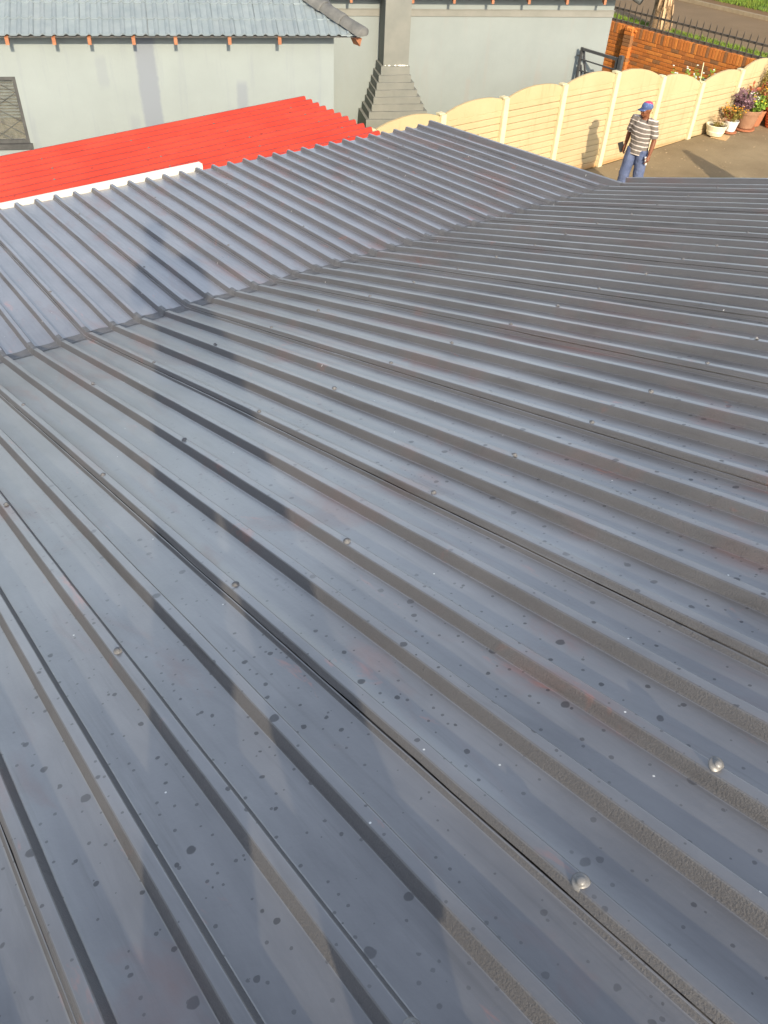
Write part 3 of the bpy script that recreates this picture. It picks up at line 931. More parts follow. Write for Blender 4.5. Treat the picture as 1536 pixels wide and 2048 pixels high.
def bars(x0, x1):
    zz0, zz1 = WZ0 + 0.10, WZ1 - 0.05
    segs = []
    for t in (0.2, 0.42, 0.64, 0.86, 1.1, 1.35):
        segs.append(((x1, zz0 + (zz1 - zz0) * (t - .55)), (x0, zz0 + (zz1 - zz0) * t)))
    for t in (0.35, 0.8, 1.25):
        segs.append(((x0, zz0 + (zz1 - zz0) * (t - .55)), (x1, zz0 + (zz1 - zz0) * t)))
    for (a, b) in segs:
        (ax, az), (bx, bz) = a, b
        def cl(p, q):
            (px, pz), (qx, qz) = p, q
            if pz < zz0: t = (zz0 - pz) / (qz - pz); px += t * (qx - px); pz = zz0
            if pz > zz1: t = (zz1 - pz) / (qz - pz); px += t * (qx - px); pz = zz1
            return (px, pz)
        p = cl((ax, az), (bx, bz)); q = cl((bx, bz), (ax, az))
        if abs(p[1] - q[1]) < 0.02: continue
        mb = MB(); mb.bar((p[0], 0.025, p[1]), (q[0], 0.025, q[1]), 0.008, 0.008); mb.build("burglar_bar", M['frame'], wf)
bars((W0 + W1) / 2 + .03, W1 - 0.05); bars(W0 + 0.05, (W0 + W1) / 2 - .03)

# --- right building with the chimney
OR = (13.92351, 13.64713, 0.0)
bld = thing("grey_house", "grey plastered house with moulded band and stepped chimney, behind the cream wall", "house", OR, ANG)
RR_ = 2.16
mb = MB()
mb.box(-9.0, RR_, 0, 0.22, 0, 2.75)
mb.box(RR_ - 0.22, RR_ - 0.001, 0.22, 6.0, 0, 2.75)
mb.box(-9.0, -8.78, 0.22, 6.0, 0, 2.75)
mb.box(-9.0, RR_, 6.0, 6.2, 0, 2.75)
mb.build("wall", M['wall_right'], bld)
mb = MB()
mb.box(-8.95, RR_ + 0.010, -0.010, -0.001, 2.160, 2.262)
mb.box(-8.95, RR_ + 0.022, -0.022, -0.001, 2.262, 2.278)
mb.box(-8.95, RR_ + 0.020, -0.020, -0.001, 2.148, 2.160)
mb.build("moulding_band", M['band'], bld)
ZER = 2.535; ER = 0.39
mb = MB()
def dkr(x, run): return (x, -ER + 0.03 + run, ZER - 0.012 + run * math.tan(RPITCH))
HR = RR_ + 0.36
rmax = 3.4
mb.add([dkr(-9.0, 0), dkr(HR - 0.05, 0), dkr(HR - 0.05 - rmax, rmax), dkr(-9.0, rmax)], [(0, 1, 2, 3)])
a = dkr(HR - 0.05, 0); b = dkr(HR - 0.05 - rmax, rmax)
mb.add([a, (a[0], a[1] + 2 * rmax, a[2]), b], [(0, 1, 2)])
mb.add([(a[0], a[1] + 2 * rmax, a[2]), (-9.0, a[1] + 2 * rmax, a[2]), dkr(-9.0, rmax), b], [(0, 1, 2, 3)])
mb.build("roof_deck", M['deck'], bld)
tiled_slope(bld, HR - 0.05 - 26 * TILE_W, HR + 0.0, ER, ZER, 3, hip_right=HR - 0.0, rs=9)
for s in (-5.0, -4.2, -3.55, -2.319, -1.473, -0.669, 0.101, 0.923, 1.75):
    mb = MB()
    y0, y1 = -0.375, 0.3
    def rz_(y): return ZER - 0.02 + (y + ER) * math.tan(RPITCH)
    w = 0.026
    vs = [(s - w, y0, rz_(y0)), (s + w, y0, rz_(y0)), (s + w, y0, rz_(y0) - 0.085), (s - w, y0, rz_(y0) - 0.085), (s - w, y1, rz_(y1)), (s + w, y1, rz_(y1)), (s + w, y1, rz_(y1) - 0.10), (s - w, y1, rz_(y1) - 0.10)]
    mb.add(vs, [(0, 1, 2, 3), (7, 6, 5, 4), (0, 4, 5, 1), (1, 5, 6, 2), (2, 6, 7, 3), (3, 7, 4, 0)])
    mb.build("rafter", M['rafter'], bld)
for i in range(4):
    mb = MB()
    a = Vector((HR + 0.03, -ER - 0.03, ZER + 0.03)) + hipd * (i * 0.37)
    mb.tube([a, a + hipd * 0.41], [0.13, 0.112], 12)
    mb.build("hip_cap", M['cap'], bld, smooth=True)
# chimney: stepped base and shaft
chim = MB()
chim.box(-2.893, -2.372, -0.50, -0.001, 1.36, 5.2)
ch = chim.build("chimney", M['chimney'], bld)
steps = [(1.205, 1.362, -2.945, -2.345, 0.53), (1.080, 1.207, -2.995, -2.318, 0.57), (0.950, 1.082, -3.04, -2.255, 0.61), (0.825, 0.952, -3.075, -2.19, 0.65),
         (0.700, 0.827, -3.115, -2.12, 0.69), (0.575, 0.702, -3.155, -2.055, 0.73), (0.440, 0.577, -3.22, -1.98, 0.78), (0.0, 0.442, -3.29, -1.90, 0.84)]
for i, (z0, z1, xa, xb, dd) in enumerate(steps):
    mb = MB()
    j = 0.006
    n = 9
    for yy, tag_ in ((-dd, 0), (-0.001, 1)):
        pass
    # block with a slightly crumbly upper front edge
    top = [(xa + (xb - xa) * t / n, -dd + random.uniform(-.004, .006), z1 + random.uniform(-.008, .004)) for t in range(n + 1)]
    bot = [(xa + (xb - xa) * t / n, -dd, z0) for t in range(n + 1)]
    b0 = len(mb.v)
    mb.v += top + bot + [(xa, -0.002, z1), (xb, -0.002, z1), (xa, -0.002, z0), (xb, -0.002, z0)]
    for t in range(n):
        mb.f.append((t, n + 1 + t, n + 2 + t, t + 1))
    q = 2 * (n + 1)
    mb.f.append(tuple([q] + list(range(n + 1)) + [q + 1]))
    mb.f.append((0, q, q + 2, n + 1)); mb.f.append((n, 2 * n + 1, q + 3, q + 1))
    mb.mi = [0] * len(mb.f)
    mb.build("chimney_step", M['chimney'], ch)
mb = MB()     # crumbs of pale mortar left on the ledge
for i in range(16):
    x = random.uniform(-2.86, -2.36) if i < 7 else random.uniform(-2.65, -2.45)
    mb.ell((x, -0.505 - random.uniform(0, .012), 1.200 + random.uniform(0.17, .175)), (random.uniform(.01, .028), .012, random.uniform(.008, .016)), seg=6, rings=4)
mb.build("mortar_crumbs", M['white_board'], ch)

# ------------------------------------------------------------------ cream precast wall
fence = thing("precast_wall", "cream precast concrete boundary wall with scalloped plank panels, behind the man", "wall")
YW = 10.78
px_ = [5.20, 6.65, 8.10, 9.549, 10.985, 12.458, 13.908, 15.377, 16.797, 18.176, 19.32]
pt_ = [1.50, 1.50, 1.52, 1.56, 1.63, 1.67, 1.715, 1.48, 1.205, 1.298, 1.40]
for i, (x, zt) in enumerate(zip(px_, pt_)):
    mb = MB()
    g = gz(x) - 0.03
    ztop = zt + 0.015
    # H-section post with a chamfered face
    for (xa, xb, ya, yb) in ((x - .055, x + .055, YW - 0.075, YW - 0.022), (x - .055, x + .055, YW + 0.022, YW + 0.07), (x - 0.018, x + 0.018, YW - 0.022, YW + 0.022)):
        mb.box(xa, xb, ya, yb, g, ztop + (0.012 if ya < YW - .05 else 0))
    mb.box(x - .058, x + .058, YW - 0.03, YW + 0.075, ztop, ztop + 0.022)
    mb.build("post", M['cream_post'], fence)
    if i == len(px_) - 1: break
    xn = px_[i + 1]
    zb0 = min(zt, pt_[i + 1])
    xa, xb = x + 0.02, xn - 0.02
    # planks
    arch_base = zb0 - 0.10
    pl = 0.112
    z = arch_base
    gmin = min(gz(xa), gz(xb))
    while z > gmin - 0.02:
        z0 = max(z - pl, gmin - 0.05)
        mb = MB()
        ch_ = 0.012
        dy = random.uniform(-.004, .004)
        # bevelled plank profile (y,z)
        prof = [(YW - 0.020 + dy + ch_, z0 + 0.004), (YW - 0.020 + dy, z0 + 0.002 + ch_), (YW - 0.020 + dy, z - 0.002 - ch_), (YW - 0.020 + dy + ch_, z - 0.002), (YW + 0.02, z - 0.002), (YW + 0.02, z0 + 0.002)]
        vs = [(xx, a, b) for xx in (xa, xb) for (a, b) in prof]
        n = len(prof)
        mb.add(vs, [tuple(range(n)), tuple(reversed(range(n, 2 * n)))] + [(k, n + k, n + (k + 1) % n, (k + 1) % n) for k in range(n)])
        mb.build("plank", M['cream'], fence)
        z = z0
        if z0 <= gmin - 0.05: break
    # arched top slab
    mb = MB()
    nn = 14
    za, zb_ = zt - 0.02, pt_[i + 1] - 0.02
    rise = 0.135
    top = []
    for t in range(nn + 1):
        f = t / nn
        top.append((xa + (xb - xa) * f, za + (zb_ - za) * f + rise * (1 - (2 * f - 1) ** 2) ** 0.8 + random.uniform(-.003, .003)))
    vs = []
    for y in (YW - 0.021, YW + 0.02):
        vs += [(x_, y, z_) for x_, z_ in top] + [(x_, y, arch_base + 0.002) for x_, z_ in top]
    n = nn + 1
    fs = []
    for t in range(nn):
        fs += [(t, n + t, n + t + 1, t + 1), (2 * n + t + 1, 3 * n + t + 1, 3 * n + t, 2 * n + t), (t, t + 1, 2 * n + t + 1, 2 * n + t), (n + t + 1, n + t, 3 * n + t, 3 * n + t + 1)]
    fs += [(0, 2 * n, 3 * n, n), (nn, n + nn, 3 * n + nn, 2 * n + nn)]
    mb.add(vs, fs)
    mb.build("arched_slab", M['cream'], fence)
mb = MB(); mb.tube([(16.80, YW + 0.03, 0.9), (16.785, YW + 0.03, 1.2), (16.72, YW + 0.03, 1.60)], [0.012, 0.012, 0.011], 8)
tag(mb.build("thin_rod", M['cream_post']), "thin cream rod standing up beside a post of the cream wall", "rod")

# ------------------------------------------------------------------ steel gate behind the wall
gt = thing("steel_gate", "black steel gate leaf standing open beside the grey house corner", "gate", (15.22, 11.86, 0.04))
gate_parts = []
def gbar(name, a, b, w=0.045):
    mb = MB(); mb.bar(a, b, w, w); return mb.build(name, M['black_steel'], gt)
GY = 0.98; GT = 1.585
gbar("gate_frame", (0, 0, 0.1), (0, 0, GT), 0.045)
gbar("gate_frame", (0, GY, 0.1), (0, GY, GT), 0.045)
gbar("gate_frame", (0, 0.03, GT - 0.03), (0, GY - 0.03, GT - 0.03), 0.05)
for z in (1.36, 1.15, 0.94, 0.73, 0.52, 0.31, 0.12):
    gbar("gate_rail", (0, 0.03, z), (0, GY - 0.03, z), 0.024)
gbar("gate_brace", (0.03, GY - 0.02, GT - 0.02), (0.03, 0.45, 0.15), 0.035)
gbar("gate_brace", (0.035, GY - 0.02, 1.25), (0.035, 0.62, 0.15), 0.03)
mb = MB(); mb.box(-0.02, 0.02, GY + 0.03, GY + 0.09, 1.40, 1.425); mb.build("latch", M['black_steel'], gt)
mb = MB(); mb.box(-0.04, 0.04, -0.14, -0.06, 0.0, 1.64); mb.build("gate_post", M['black_steel'], gt)

# ------------------------------------------------------------------ brick street wall
bw = thing("brick_wall", "orange face brick street wall with a soldier course on top", "wall")
XBW = 19.36; BT = 1.30; TH = 0.22
YB0, YB1 = 9.4, 17.4
mb = MB(); mb.box(XBW + 0.008, XBW + TH, YB0, YB1, 0.10, BT - 0.006)
mb.build("mortar_core", M['mortar'], bw)
def bevbox(lx, ly, lz, b=0.006):
    m = MB(); x, y, z = lx / 2, ly / 2, lz / 2
    # front face (towards -x) chamfered
    vs = [(-x, -y + b, -z + b), (-x, y - b, -z + b), (-x, y - b, z - b), (-x, -y + b, z - b),
          (-x + b, -y, -z), (-x + b, y, -z), (-x + b, y, z), (-x + b, -y, z), (x, -y, -z), (x, y, -z), (x, y, z), (x, -y, z)]
    fs = [(0, 3, 2, 1), (0, 1, 5, 4), (1, 2, 6, 5), (2, 3, 7, 6), (3, 0, 4, 7), (4, 5, 9, 8), (5, 6, 10, 9), (6, 7, 11, 10), (7, 4, 8, 11)]
    m.add(vs, fs)
    return m
str_me = [bevbox(0.05, 0.222, 0.073).mesh("brick", M['brick%d' % i]) for i in range(4)]
sol_me = [bevbox(0.11, 0.073, 0.222).mesh("soldier_brick", M['brick%d' % i]) for i in range(4)]
rb = random.Random(11)
def pick():
    r = rb.random()
    return 0 if r < 0.42 else 1 if r < 0.68 else 2 if r < 0.84 else 3
y = 10.55
nb_ = 0
while y < 16.2:
    put("brick", sol_me[pick()], bw, (XBW + 0.045 + rb.uniform(-.003, .003), y, BT - 0.111 + rb.uniform(-.003, .003)), (rb.uniform(-.02, .02), 0, 0))
    y += 0.0845; nb_ += 1
rows = 10
for r in range(rows):
    z = BT - 0.222 - 0.010 - 0.0365 - r * 0.0845
    y = 10.62 + (0.116 if r % 2 else 0.0)
    while y < 15.95:
        put("brick", str_me[pick()], bw, (XBW + 0.020 + rb.uniform(-.0025, .0025), y, z + rb.uniform(-.002, .002)), (0, 0, rb.uniform(-.01, .01)))
        y += 0.232
# lower and outer courses, out of sight behind the cream wall
mb = MB()
for r in range(rows, 13):
    z = BT - 0.222 - 0.010 - 0.0365 - r * 0.0845
    mb.box(XBW - 0.004, XBW + 0.02, 10.5, 16.0, z - 0.036, z + 0.036)
for r in range(14):
    z = BT - 0.0365 - r * 0.0845
    mb.box(XBW - 0.004, XBW + 0.02, 9.4, 10.49, z - 0.036, z + 0.036)
    mb.box(XBW - 0.004, XBW + 0.02, 16.25, 17.4, z - 0.036, z + 0.036)
tag(mb.build("hidden_courses", M['brick1'], bw), kind="stuff")
# pillar
pil = MB(); pil.box(XBW - 0.10, XBW - 0.012, 14.72, 14.95, 0.1, BT - 0.05)
po = pil.build("pillar", M['mortar'], bw)
for r in range(14):
    z = 0.15 + r * 0.0845
    off = 0.0 if r % 2 else 0.012
    mb = bevbox(0.12, 0.235 + off, 0.074)
    o = mb.build("brick", M['brick%d' % pick()], po); o.location = (XBW - 0.065, 14.835, z)
mb = MB()
for i in range(9):
    mb.ell((XBW - 0.06 + random.uniform(-.04, .04), 14.60 + random.uniform(-0.02, .30), BT - 0.06 + random.uniform(-.01, .05)), (random.uniform(.03, .06), random.uniform(.03, .06), random.uniform(.02, .035)), seg=6, rings=4)
mb.build("rubble", M['brick3'], po)

# palisade
pf = thing("palisade_fence", "dark steel palisade fence with pointed pickets on the brick wall", "fence")
mb = MB(); mb.box(XBW + 0.07, XBW + 0.12, YB0, YB1, BT + 0.02, BT + 0.065); mb.build("rail", M['palisade'], pf)
mb = MB(); mb.box(XBW + 0.08, XBW + 0.11, YB0, YB1, BT + 0.275, BT + 0.32); mb.build("rail", M['palisade'], pf)
pm = MB()
pm.add([(-.013, 0, 0.0), (.013, 0, 0), (.013, 0, .43), (0, 0, .50), (-.013, 0, .43), (-.013, .012, 0), (.013, .012, 0), (.013, .012, .43), (0, .012, .50), (-.013, .012, .43)],
       [(0, 1, 2, 3, 4), (9, 8, 7, 6, 5), (0, 5, 6, 1), (1, 6, 7, 2), (2, 7, 8, 3), (3, 8, 9, 4), (4, 9, 5, 0)])
pic = pm.mesh("picket", M['palisade'])
y = 9.5
while y < YB1:
    o = put("picket", pic, pf, (XBW + 0.062, y, BT - 0.02), (random.uniform(-.02, .02), 0, math.pi / 2))
    y += 0.185

# ------------------------------------------------------------------ street tree
def leaf_cloud(mb, c, r, n, size, rnd, m=0, squash=1.0, up=0.3):
    for _ in range(n):
        while True:
            p = Vector((rnd.uniform(-1, 1), rnd.uniform(-1, 1), rnd.uniform(-1, 1)))
            if 0.15 < p.length < 1: break
        p = Vector((p.x * r[0], p.y * r[1], p.z * r[2])) + Vector(c)
        d = Vector((rnd.uniform(-1, 1), rnd.uniform(-1, 1), rnd.uniform(-1, 1) + up)).normalized()
        w = d.cross(Vector((rnd.uniform(-1, 1), rnd.uniform(-1, 1), rnd.uniform(-1, 1)))).normalized()
        L = size * rnd.uniform(.6, 1.3)
        mb.add([p - d * L * .5, p + w * L * .28, p + d * L * .5, p - w * L * .28], [(0, 1, 2, 3)], m)

tr = thing("street_tree", "tree with thick flaky brown trunk on the verge behind the palisade", "tree", (25.0, 18.1, 0.16))
mb = MB()
rt_ = random.Random(3)
trunk_pts = [(0, 0, -0.2), (0.02, 0.0, 0.15), (0.0, 0.03, 0.6), (-0.04, 0.05, 1.2), (-0.05, 0.02, 2.0), (0.02, 0.0, 2.8)]
mb.tube(trunk_pts, [0.42, 0.36, 0.29, 0.27, 0.25, 0.23], 16)
for i in range(len(mb.v)):
    v = Vector(mb.v[i]); k = 1 + 0.16 * mnoise.noise((v.x * 5, v.y * 5, v.z * 2.2)); mb.v[i] = (v.x * k, v.y * k, v.z)
tk = mb.build("trunk", M['bark'], tr, smooth=True)
limb_ends = []
for i in range(6):
    a = i * 1.05 + 0.3
    e = Vector((math.cos(a) * rt_.uniform(1.2, 2.0), math.sin(a) * rt_.uniform(1.2, 2.0), rt_.uniform(4.3, 5.8)))
    mb = MB(); mb.tube([(0.0, 0.0, 2.6), Vector((0, 0, 2.6)).lerp(e, .5) + Vector((0, 0, .3)), e], [0.14, 0.09, 0.04], 8)
    mb.build("limb", M['bark'], tr, smooth=True); limb_ends.append(e)
mb = MB()
for e in limb_ends:
    for _ in range(4):
        leaf_cloud(mb, e + Vector((rt_.uniform(-.9, .9), rt_.uniform(-.9, .9), rt_.uniform(-.3, .9))), (.8, .8, .55), 170, .16, rt_)
mb.build("crown", M['leaf_green'], tr)
# loose bark strips hanging from the trunk
for i in range(7):
    a = rt_.uniform(3.2, 5.2); z = rt_.uniform(0.5, 1.7)
    mb = MB(); r = 0.30
    p0 = Vector((math.cos(a) * r, math.sin(a) * r, z)); p1 = p0 + Vector((math.cos(a) * .06, math.sin(a) * .06, -.35)); p2 = p1 + Vector((math.cos(a) * .06, math.sin(a) * .06, -.22))
    t = Vector((-math.sin(a), math.cos(a), 0)) * 0.035
    mb.add([p0 - t, p0 + t, p1 + t, p1 - t, p2 + t * .3, p2 - t * .3], [(0, 1, 2, 3), (3, 2, 4, 5)])
    mb.build("bark_strip", M['leaf_dry'], tk)

# ------------------------------------------------------------------ potted plants by the wall
def stems_plant(mb, c, r, h, n, size, rnd, m_leaf=0, m_flower=None, nf=0, spread=0.6, fsize=0.03, leaves=7):
    tips = []
    for i in range(n):
        a = rnd.uniform(0, 2 * math.pi); q = rnd.uniform(0, 1) ** .5
        b = Vector(c) + Vector((math.cos(a) * r * q * .6, math.sin(a) * r * q * .6, 0))
        e = Vector(c) + Vector((math.cos(a) * r * q * (1 + spread), math.sin(a) * r * q * (1 + spread), h * rnd.uniform(.6, 1.05)))
        mb.tube([b, b.lerp(e, .5) + Vector((0, 0, h * .08)), e], [.004, .0035, .002], 4, m_leaf, cap=False)
        for k in range(leaves):
            f = rnd.uniform(.25, 1)
            p = b.lerp(e, f)
            d = Vector((rnd.uniform(-1, 1), rnd.uniform(-1, 1), rnd.uniform(-.2, .9))).normalized()
            w = d.cross(Vector((rnd.uniform(-1, 1), rnd.uniform(-1, 1), rnd.uniform(-1, 1)))).normalized()
            L = size * rnd.uniform(.7, 1.3)
            mb.add([p, p + d * L * .5 + w * L * .25, p + d * L, p + d * L * .5 - w * L * .25], [(0, 1, 2, 3)], m_leaf)
        tips.append(e)
    if m_flower is not None:
        for k in range(nf):
            e = rnd.choice(tips) + Vector((rnd.uniform(-.04, .04), rnd.uniform(-.04, .04), rnd.uniform(-.03, .03)))
            mb.ell(e, (fsize, fsize, fsize * .55), seg=7, rings=4, m=m_flower)

rp_ = random.Random(21)
def hollow(prof_out, prof_in, seg=24, wob=0.0):
    mb = MB(); mb.lathe(prof_out + prof_in, seg, wob=wob); return mb

# cream bowl on a tile
tl = MB(); tl.box(-.19, .19, -.17, .17, 0, 0.018)
slab = tl.build("floor_tile", M['slab_tile']); slab.location = (17.50, 10.39, gz(17.5) + 0.005); slab.rotation_euler = (0, 0, .35)
tag(slab, "square tan tile lying flat under the cream bowl", "tile")
bowl = thing("bowl_planter", "wide cream bowl planter with dry stalks, on a tan tile beside the cream wall", "planter", (17.42, 10.50, gz(17.45) + 0.024))
hollow([(0.10, 0.0), (0.165, 0.02), (0.195, 0.09), (0.198, 0.105), (0.188, 0.115), (0.198, 0.127), (0.215, 0.175), (0.235, 0.225), (0.228, 0.236)], [(0.205, 0.228), (0.19, 0.17), (0.0005, 0.165)], 28, 0.03).build("bowl", M['pot_cream'], bowl, smooth=False)
mb = MB(); mb.lathe([(0.196, 0.176), (0.1, 0.185), (0.0005, 0.19)], 16); mb.build("soil", M['soil_pot'], bowl)
mb = MB(); stems_plant(mb, (0.02, 0.03, .18), .12, .26, 22, .05, rp_, 0, None, 0, .5, leaves=3); mb.build("dry_stalks", M['leaf_dry'], bowl)
mb = MB(); stems_plant(mb, (-0.03, -0.04, .18), .09, .10, 12, .05, rp_, 0, None, 0, .5, leaves=6); mb.build("succulent", M['leaf_olive'], bowl)

tub = thing("flower_tub", "white tub on a brown saucer with orange flowers, between the cream bowl and clay pot", "planter", (17.90, 10.46, gz(17.9) + 0.005))
mb = MB(); mb.lathe([(0.13, 0), (0.165, 0.02), (0.17, 0.04), (0.16, 0.042), (0.0005, 0.03)], 22); mb.build("saucer", M['pot_terra'], tub)
hollow([(0.10, 0.044), (0.115, 0.06), (0.15, 0.24), (0.158, 0.245), (0.156, 0.262)], [(0.142, 0.26), (0.138, 0.235), (0.0005, 0.23)], 24).build("tub", M['pot_white'], tub)
mb = MB(); mb.box(-0.135, -0.131, -0.03, 0.03, 0.12, 0.17); mb.build("printed_mark", M['soil_pot'], tub)
mb = MB(); stems_plant(mb, (0, 0.02, .23), .16, .30, 46, .06, rp_, 0, 1, 46, .75, .020)
mb.build("flowers", [M['leaf_olive'], M['petal_orange']], tub)
mb = MB(); stems_plant(mb, (-0.12, 0.05, .25), .10, .30, 16, .05, rp_, 0, None, 0, .6)
mb.build("red_foliage", M['leaf_red'], tub)

cpot = thing("clay_pot", "large weathered brown clay pot with purple and green plants by the wall", "planter", (18.36, 10.40, gz(18.4) + 0.005))
mb = MB(); mb.lathe([(0.20, 0), (0.235, 0.02), (0.24, 0.05), (0.225, 0.052), (0.0005, 0.03)], 24); mb.build("saucer", M['pot_terra'], cpot)
hollow([(0.165, 0.052), (0.18, 0.07), (0.245, 0.36), (0.27, 0.365), (0.285, 0.43), (0.28, 0.445)], [(0.25, 0.44), (0.235, 0.39), (0.0005, 0.385)], 28).build("pot", M['pot_brown'], cpot)
mb = MB(); stems_plant(mb, (-0.10, 0.10, .38), .20, .42, 80, .06, rp_, 0, None, 0, .5, leaves=11); mb.build("purple_plant", M['leaf_purple'], cpot)
mb = MB(); stems_plant(mb, (0.09, -0.08, .38), .17, .30, 50, .08, rp_, 0, 1, 16, .5, .026); mb.build("green_plant", [M['leaf_bright'], M['petal_yellow']], cpot)
mb = MB(); stems_plant(mb, (0.02, 0.0, .40), .12, .40, 14, .05, rp_, 0, 1, 12, .4, .018); mb.build("pale_flowers", [M['leaf_green'], M['petal_white']], cpot)

tpot = thing("terracotta_pot", "small terracotta pot of red leaves behind the large clay pot", "planter", (18.82, 10.46, gz(18.8) + 0.005))
hollow([(0.12, 0), (0.135, 0.02), (0.19, 0.30), (0.205, 0.305), (0.21, 0.35)], [(0.185, 0.345), (0.18, 0.30), (0.0005, 0.295)], 24).build("pot", M['pot_terra'], tpot)
mb = MB(); stems_plant(mb, (0, 0.02, .30), .22, .45, 60, .08, rp_, 0, 1, 30, .6, .022); mb.build("foliage", [M['leaf_olive'], M['petal_orange']], tpot)
mb = MB(); stems_plant(mb, (0.02, 0.12, .36), .22, .48, 50, .09, rp_, 0, None, 0, .6); mb.build("red_foliage", M['leaf_red'], tpot)

opot = thing("orange_pot", "bright orange ringed clay pot at the right edge of the driveway", "planter", (19.08, 10.12, gz(19.0) + 0.005))
prof = [(0.15, 0.0)]
for i in range(6):
    z = 0.02 + i * 0.055; r = 0.165 + i * 0.016
    prof += [(r, z), (r + 0.012, z + 0.02), (r + 0.010, z + 0.035), (r - 0.004, z + 0.045)]
prof += [(0.275, 0.36), (0.278, 0.39)]
hollow(prof, [(0.25, 0.388), (0.24, 0.34), (0.0005, 0.335)], 28).build("pot", M['pot_orange'], opot)
mb = MB(); stems_plant(mb, (0, 0, .34), .18, .30, 36, .08, rp_, 0, None, 0, .5); mb.build("foliage", M['leaf_red'], opot)
shrub = thing("brown_shrub", "brown leafy shrub against the cream wall at the right edge", "shrub", (19.12, 10.60, gz(19.1)))
mb = MB(); mb.tube([(0, 0, 0), (0.02, 0, .5), (0.0, -.02, 1.0)], [.025, .02, .01], 7); mb.build("stem", M['bark'], shrub)
mb = MB(); leaf_cloud(mb, (0.0, -0.02, .85), (.20, .14, .5), 420, .06, rp_); mb.build("foliage", M['leaf_olive'], shrub)

wf_ = thing("flowering_bush", "green bush dotted with white flowers behind the cream wall", "shrub", (17.35, 11.35, gz(17.3)))
mb = MB(); stems_plant(mb, (0, 0, 0), 0.34, 1.14, 90, .07, rp_, 0, 1, 70, .5, .022, leaves=16); mb.build("foliage", [M['leaf_bright'], M['petal_white']], wf_)
yb_ = thing("lawn_plant", "low yellow green plant seen through the open gate", "plant", (15.55, 12.15, gz(15.5)))
mb = MB(); stems_plant(mb, (0, 0, 0), .22, .55, 40, .09, rp_, 0, 1, 14, .5, .02, leaves=9); mb.build("foliage", [M['leaf_bright'], M['petal_yellow']], yb_)

# litter on the driveway
lm = MB()
rl = random.Random(8)
for i in range(90):
    x = rl.uniform(13.6, 19.0); y = rl.uniform(8.2, 10.65) if rl.random() < .6 else rl.uniform(9.7, 10.65)
    a = rl.uniform(0, 6.28); w = rl.uniform(.012, .035)
    z = gz(x) + 0.008
    p = Vector((x, y, z)); d = Vector((math.cos(a), math.sin(a), rl.uniform(-.1, .4))) * w; t = Vector((-math.sin(a), math.cos(a), 0)) * w * .5
    lm.add([p - d * .8, p + t, p + d, p - t], [(0, 1, 2, 3)])
tag(lm.build("leaf_litter", M['litter']), "scattered dry leaves and chips on the driveway", "litter", kind="stuff")

# unseen potted cypress, added to cast the tapering shadow on the driveway
cy = thing("added_shadow_cypress", "unseen potted cypress added below the roof edge to cast the tapering driveway shadow", "tree", (14.55, 6.55, 0.02))
hollow([(0.13, 0), (0.15, 0.02), (0.20, 0.30), (0.215, 0.34)], [(0.19, 0.335), (0.18, 0.29), (0.0005, 0.285)], 22).build("pot", M['pot_terra'], cy)
mb = MB(); mb.tube([(0, 0, .28), (0, 0, 1.0), (0, 0, 1.7)], [.025, .018, .006], 7); mb.build("trunk", M['bark'], cy)
mb = MB()
for i in range(15):
    z = 0.42 + i * 0.105
    r = 0.44 * (1 - (i / 15.0)) ** .75 + 0.02
    leaf_cloud(mb, (0, 0, z), (r, r, .10), int(80 + 900 * r), .09, rp_, up=1.4)
mb.build("crown", M['leaf_cypress'], cy)

# ------------------------------------------------------------------ people
def remesh(o, vox, it=4, fac=.5):
    m = o.modifiers.new("Remesh", 'REMESH'); m.mode = 'VOXEL'; m.voxel_size = vox; m.use_smooth_shade = True
    s = o.modifiers.new("Smooth", 'SMOOTH'); s.iterations = it; s.factor = fac

def lerp_pts(a, b, n):
    a = Vector(a); b = Vector(b)
    return [a.lerp(b, i / n) for i in range(n + 1)]

def hand(mb, wrist, d, palm_n, thumb_side, curl, sc=1.0):
    """palm and five fingers; d: pointing direction, palm_n: palm normal (fingers curl towards it), thumb_side: direction of the thumb"""
    d = Vector(d).normalized(); n = Vector(palm_n); n = (n - d * n.dot(d)).normalized(); t = d.cross(n)
    if t.dot(Vector(thumb_side)) < 0: t = -t
    w = Vector(wrist)
    mb.tube([w - d * .02 * sc, w + d * .03 * sc, w + d * .085 * sc], [.025 * sc, .031 * sc, .034 * sc], 10)
    Mx = Matrix((tuple(d), tuple(t), tuple(n))).transposed()
    mb.ell(w + d * .05 * sc, (.052 * sc, .042 * sc, .018 * sc), Mx)
    for i, (off, L) in enumerate(((.030, .072), (.010, .082), (-.010, .076), (-.029, .060))):
        p = w + d * .085 * sc + t * off * sc
        pts = [p]; a = 0.0
        for k in range(3):
            a += curl * (0.8 + .25 * k)
            p = p + (d * math.cos(a) + n * math.sin(a)) * (L * sc * (.42, .32, .26)[k])
            pts.append(p)
        mb.tube(pts, [.0092 * sc, .0088 * sc, .0082 * sc, .0068 * sc], 7)
    p = w + d * .022 * sc + t * .026 * sc
    q = p + (d * .6 + t * .65 + n * .3).normalized() * .045 * sc
    mb.tube([p, q, q + (d * .85 + t * .1 + n * .45).normalized() * .038 * sc], [.0125 * sc, .0105 * sc, .008 * sc], 7)

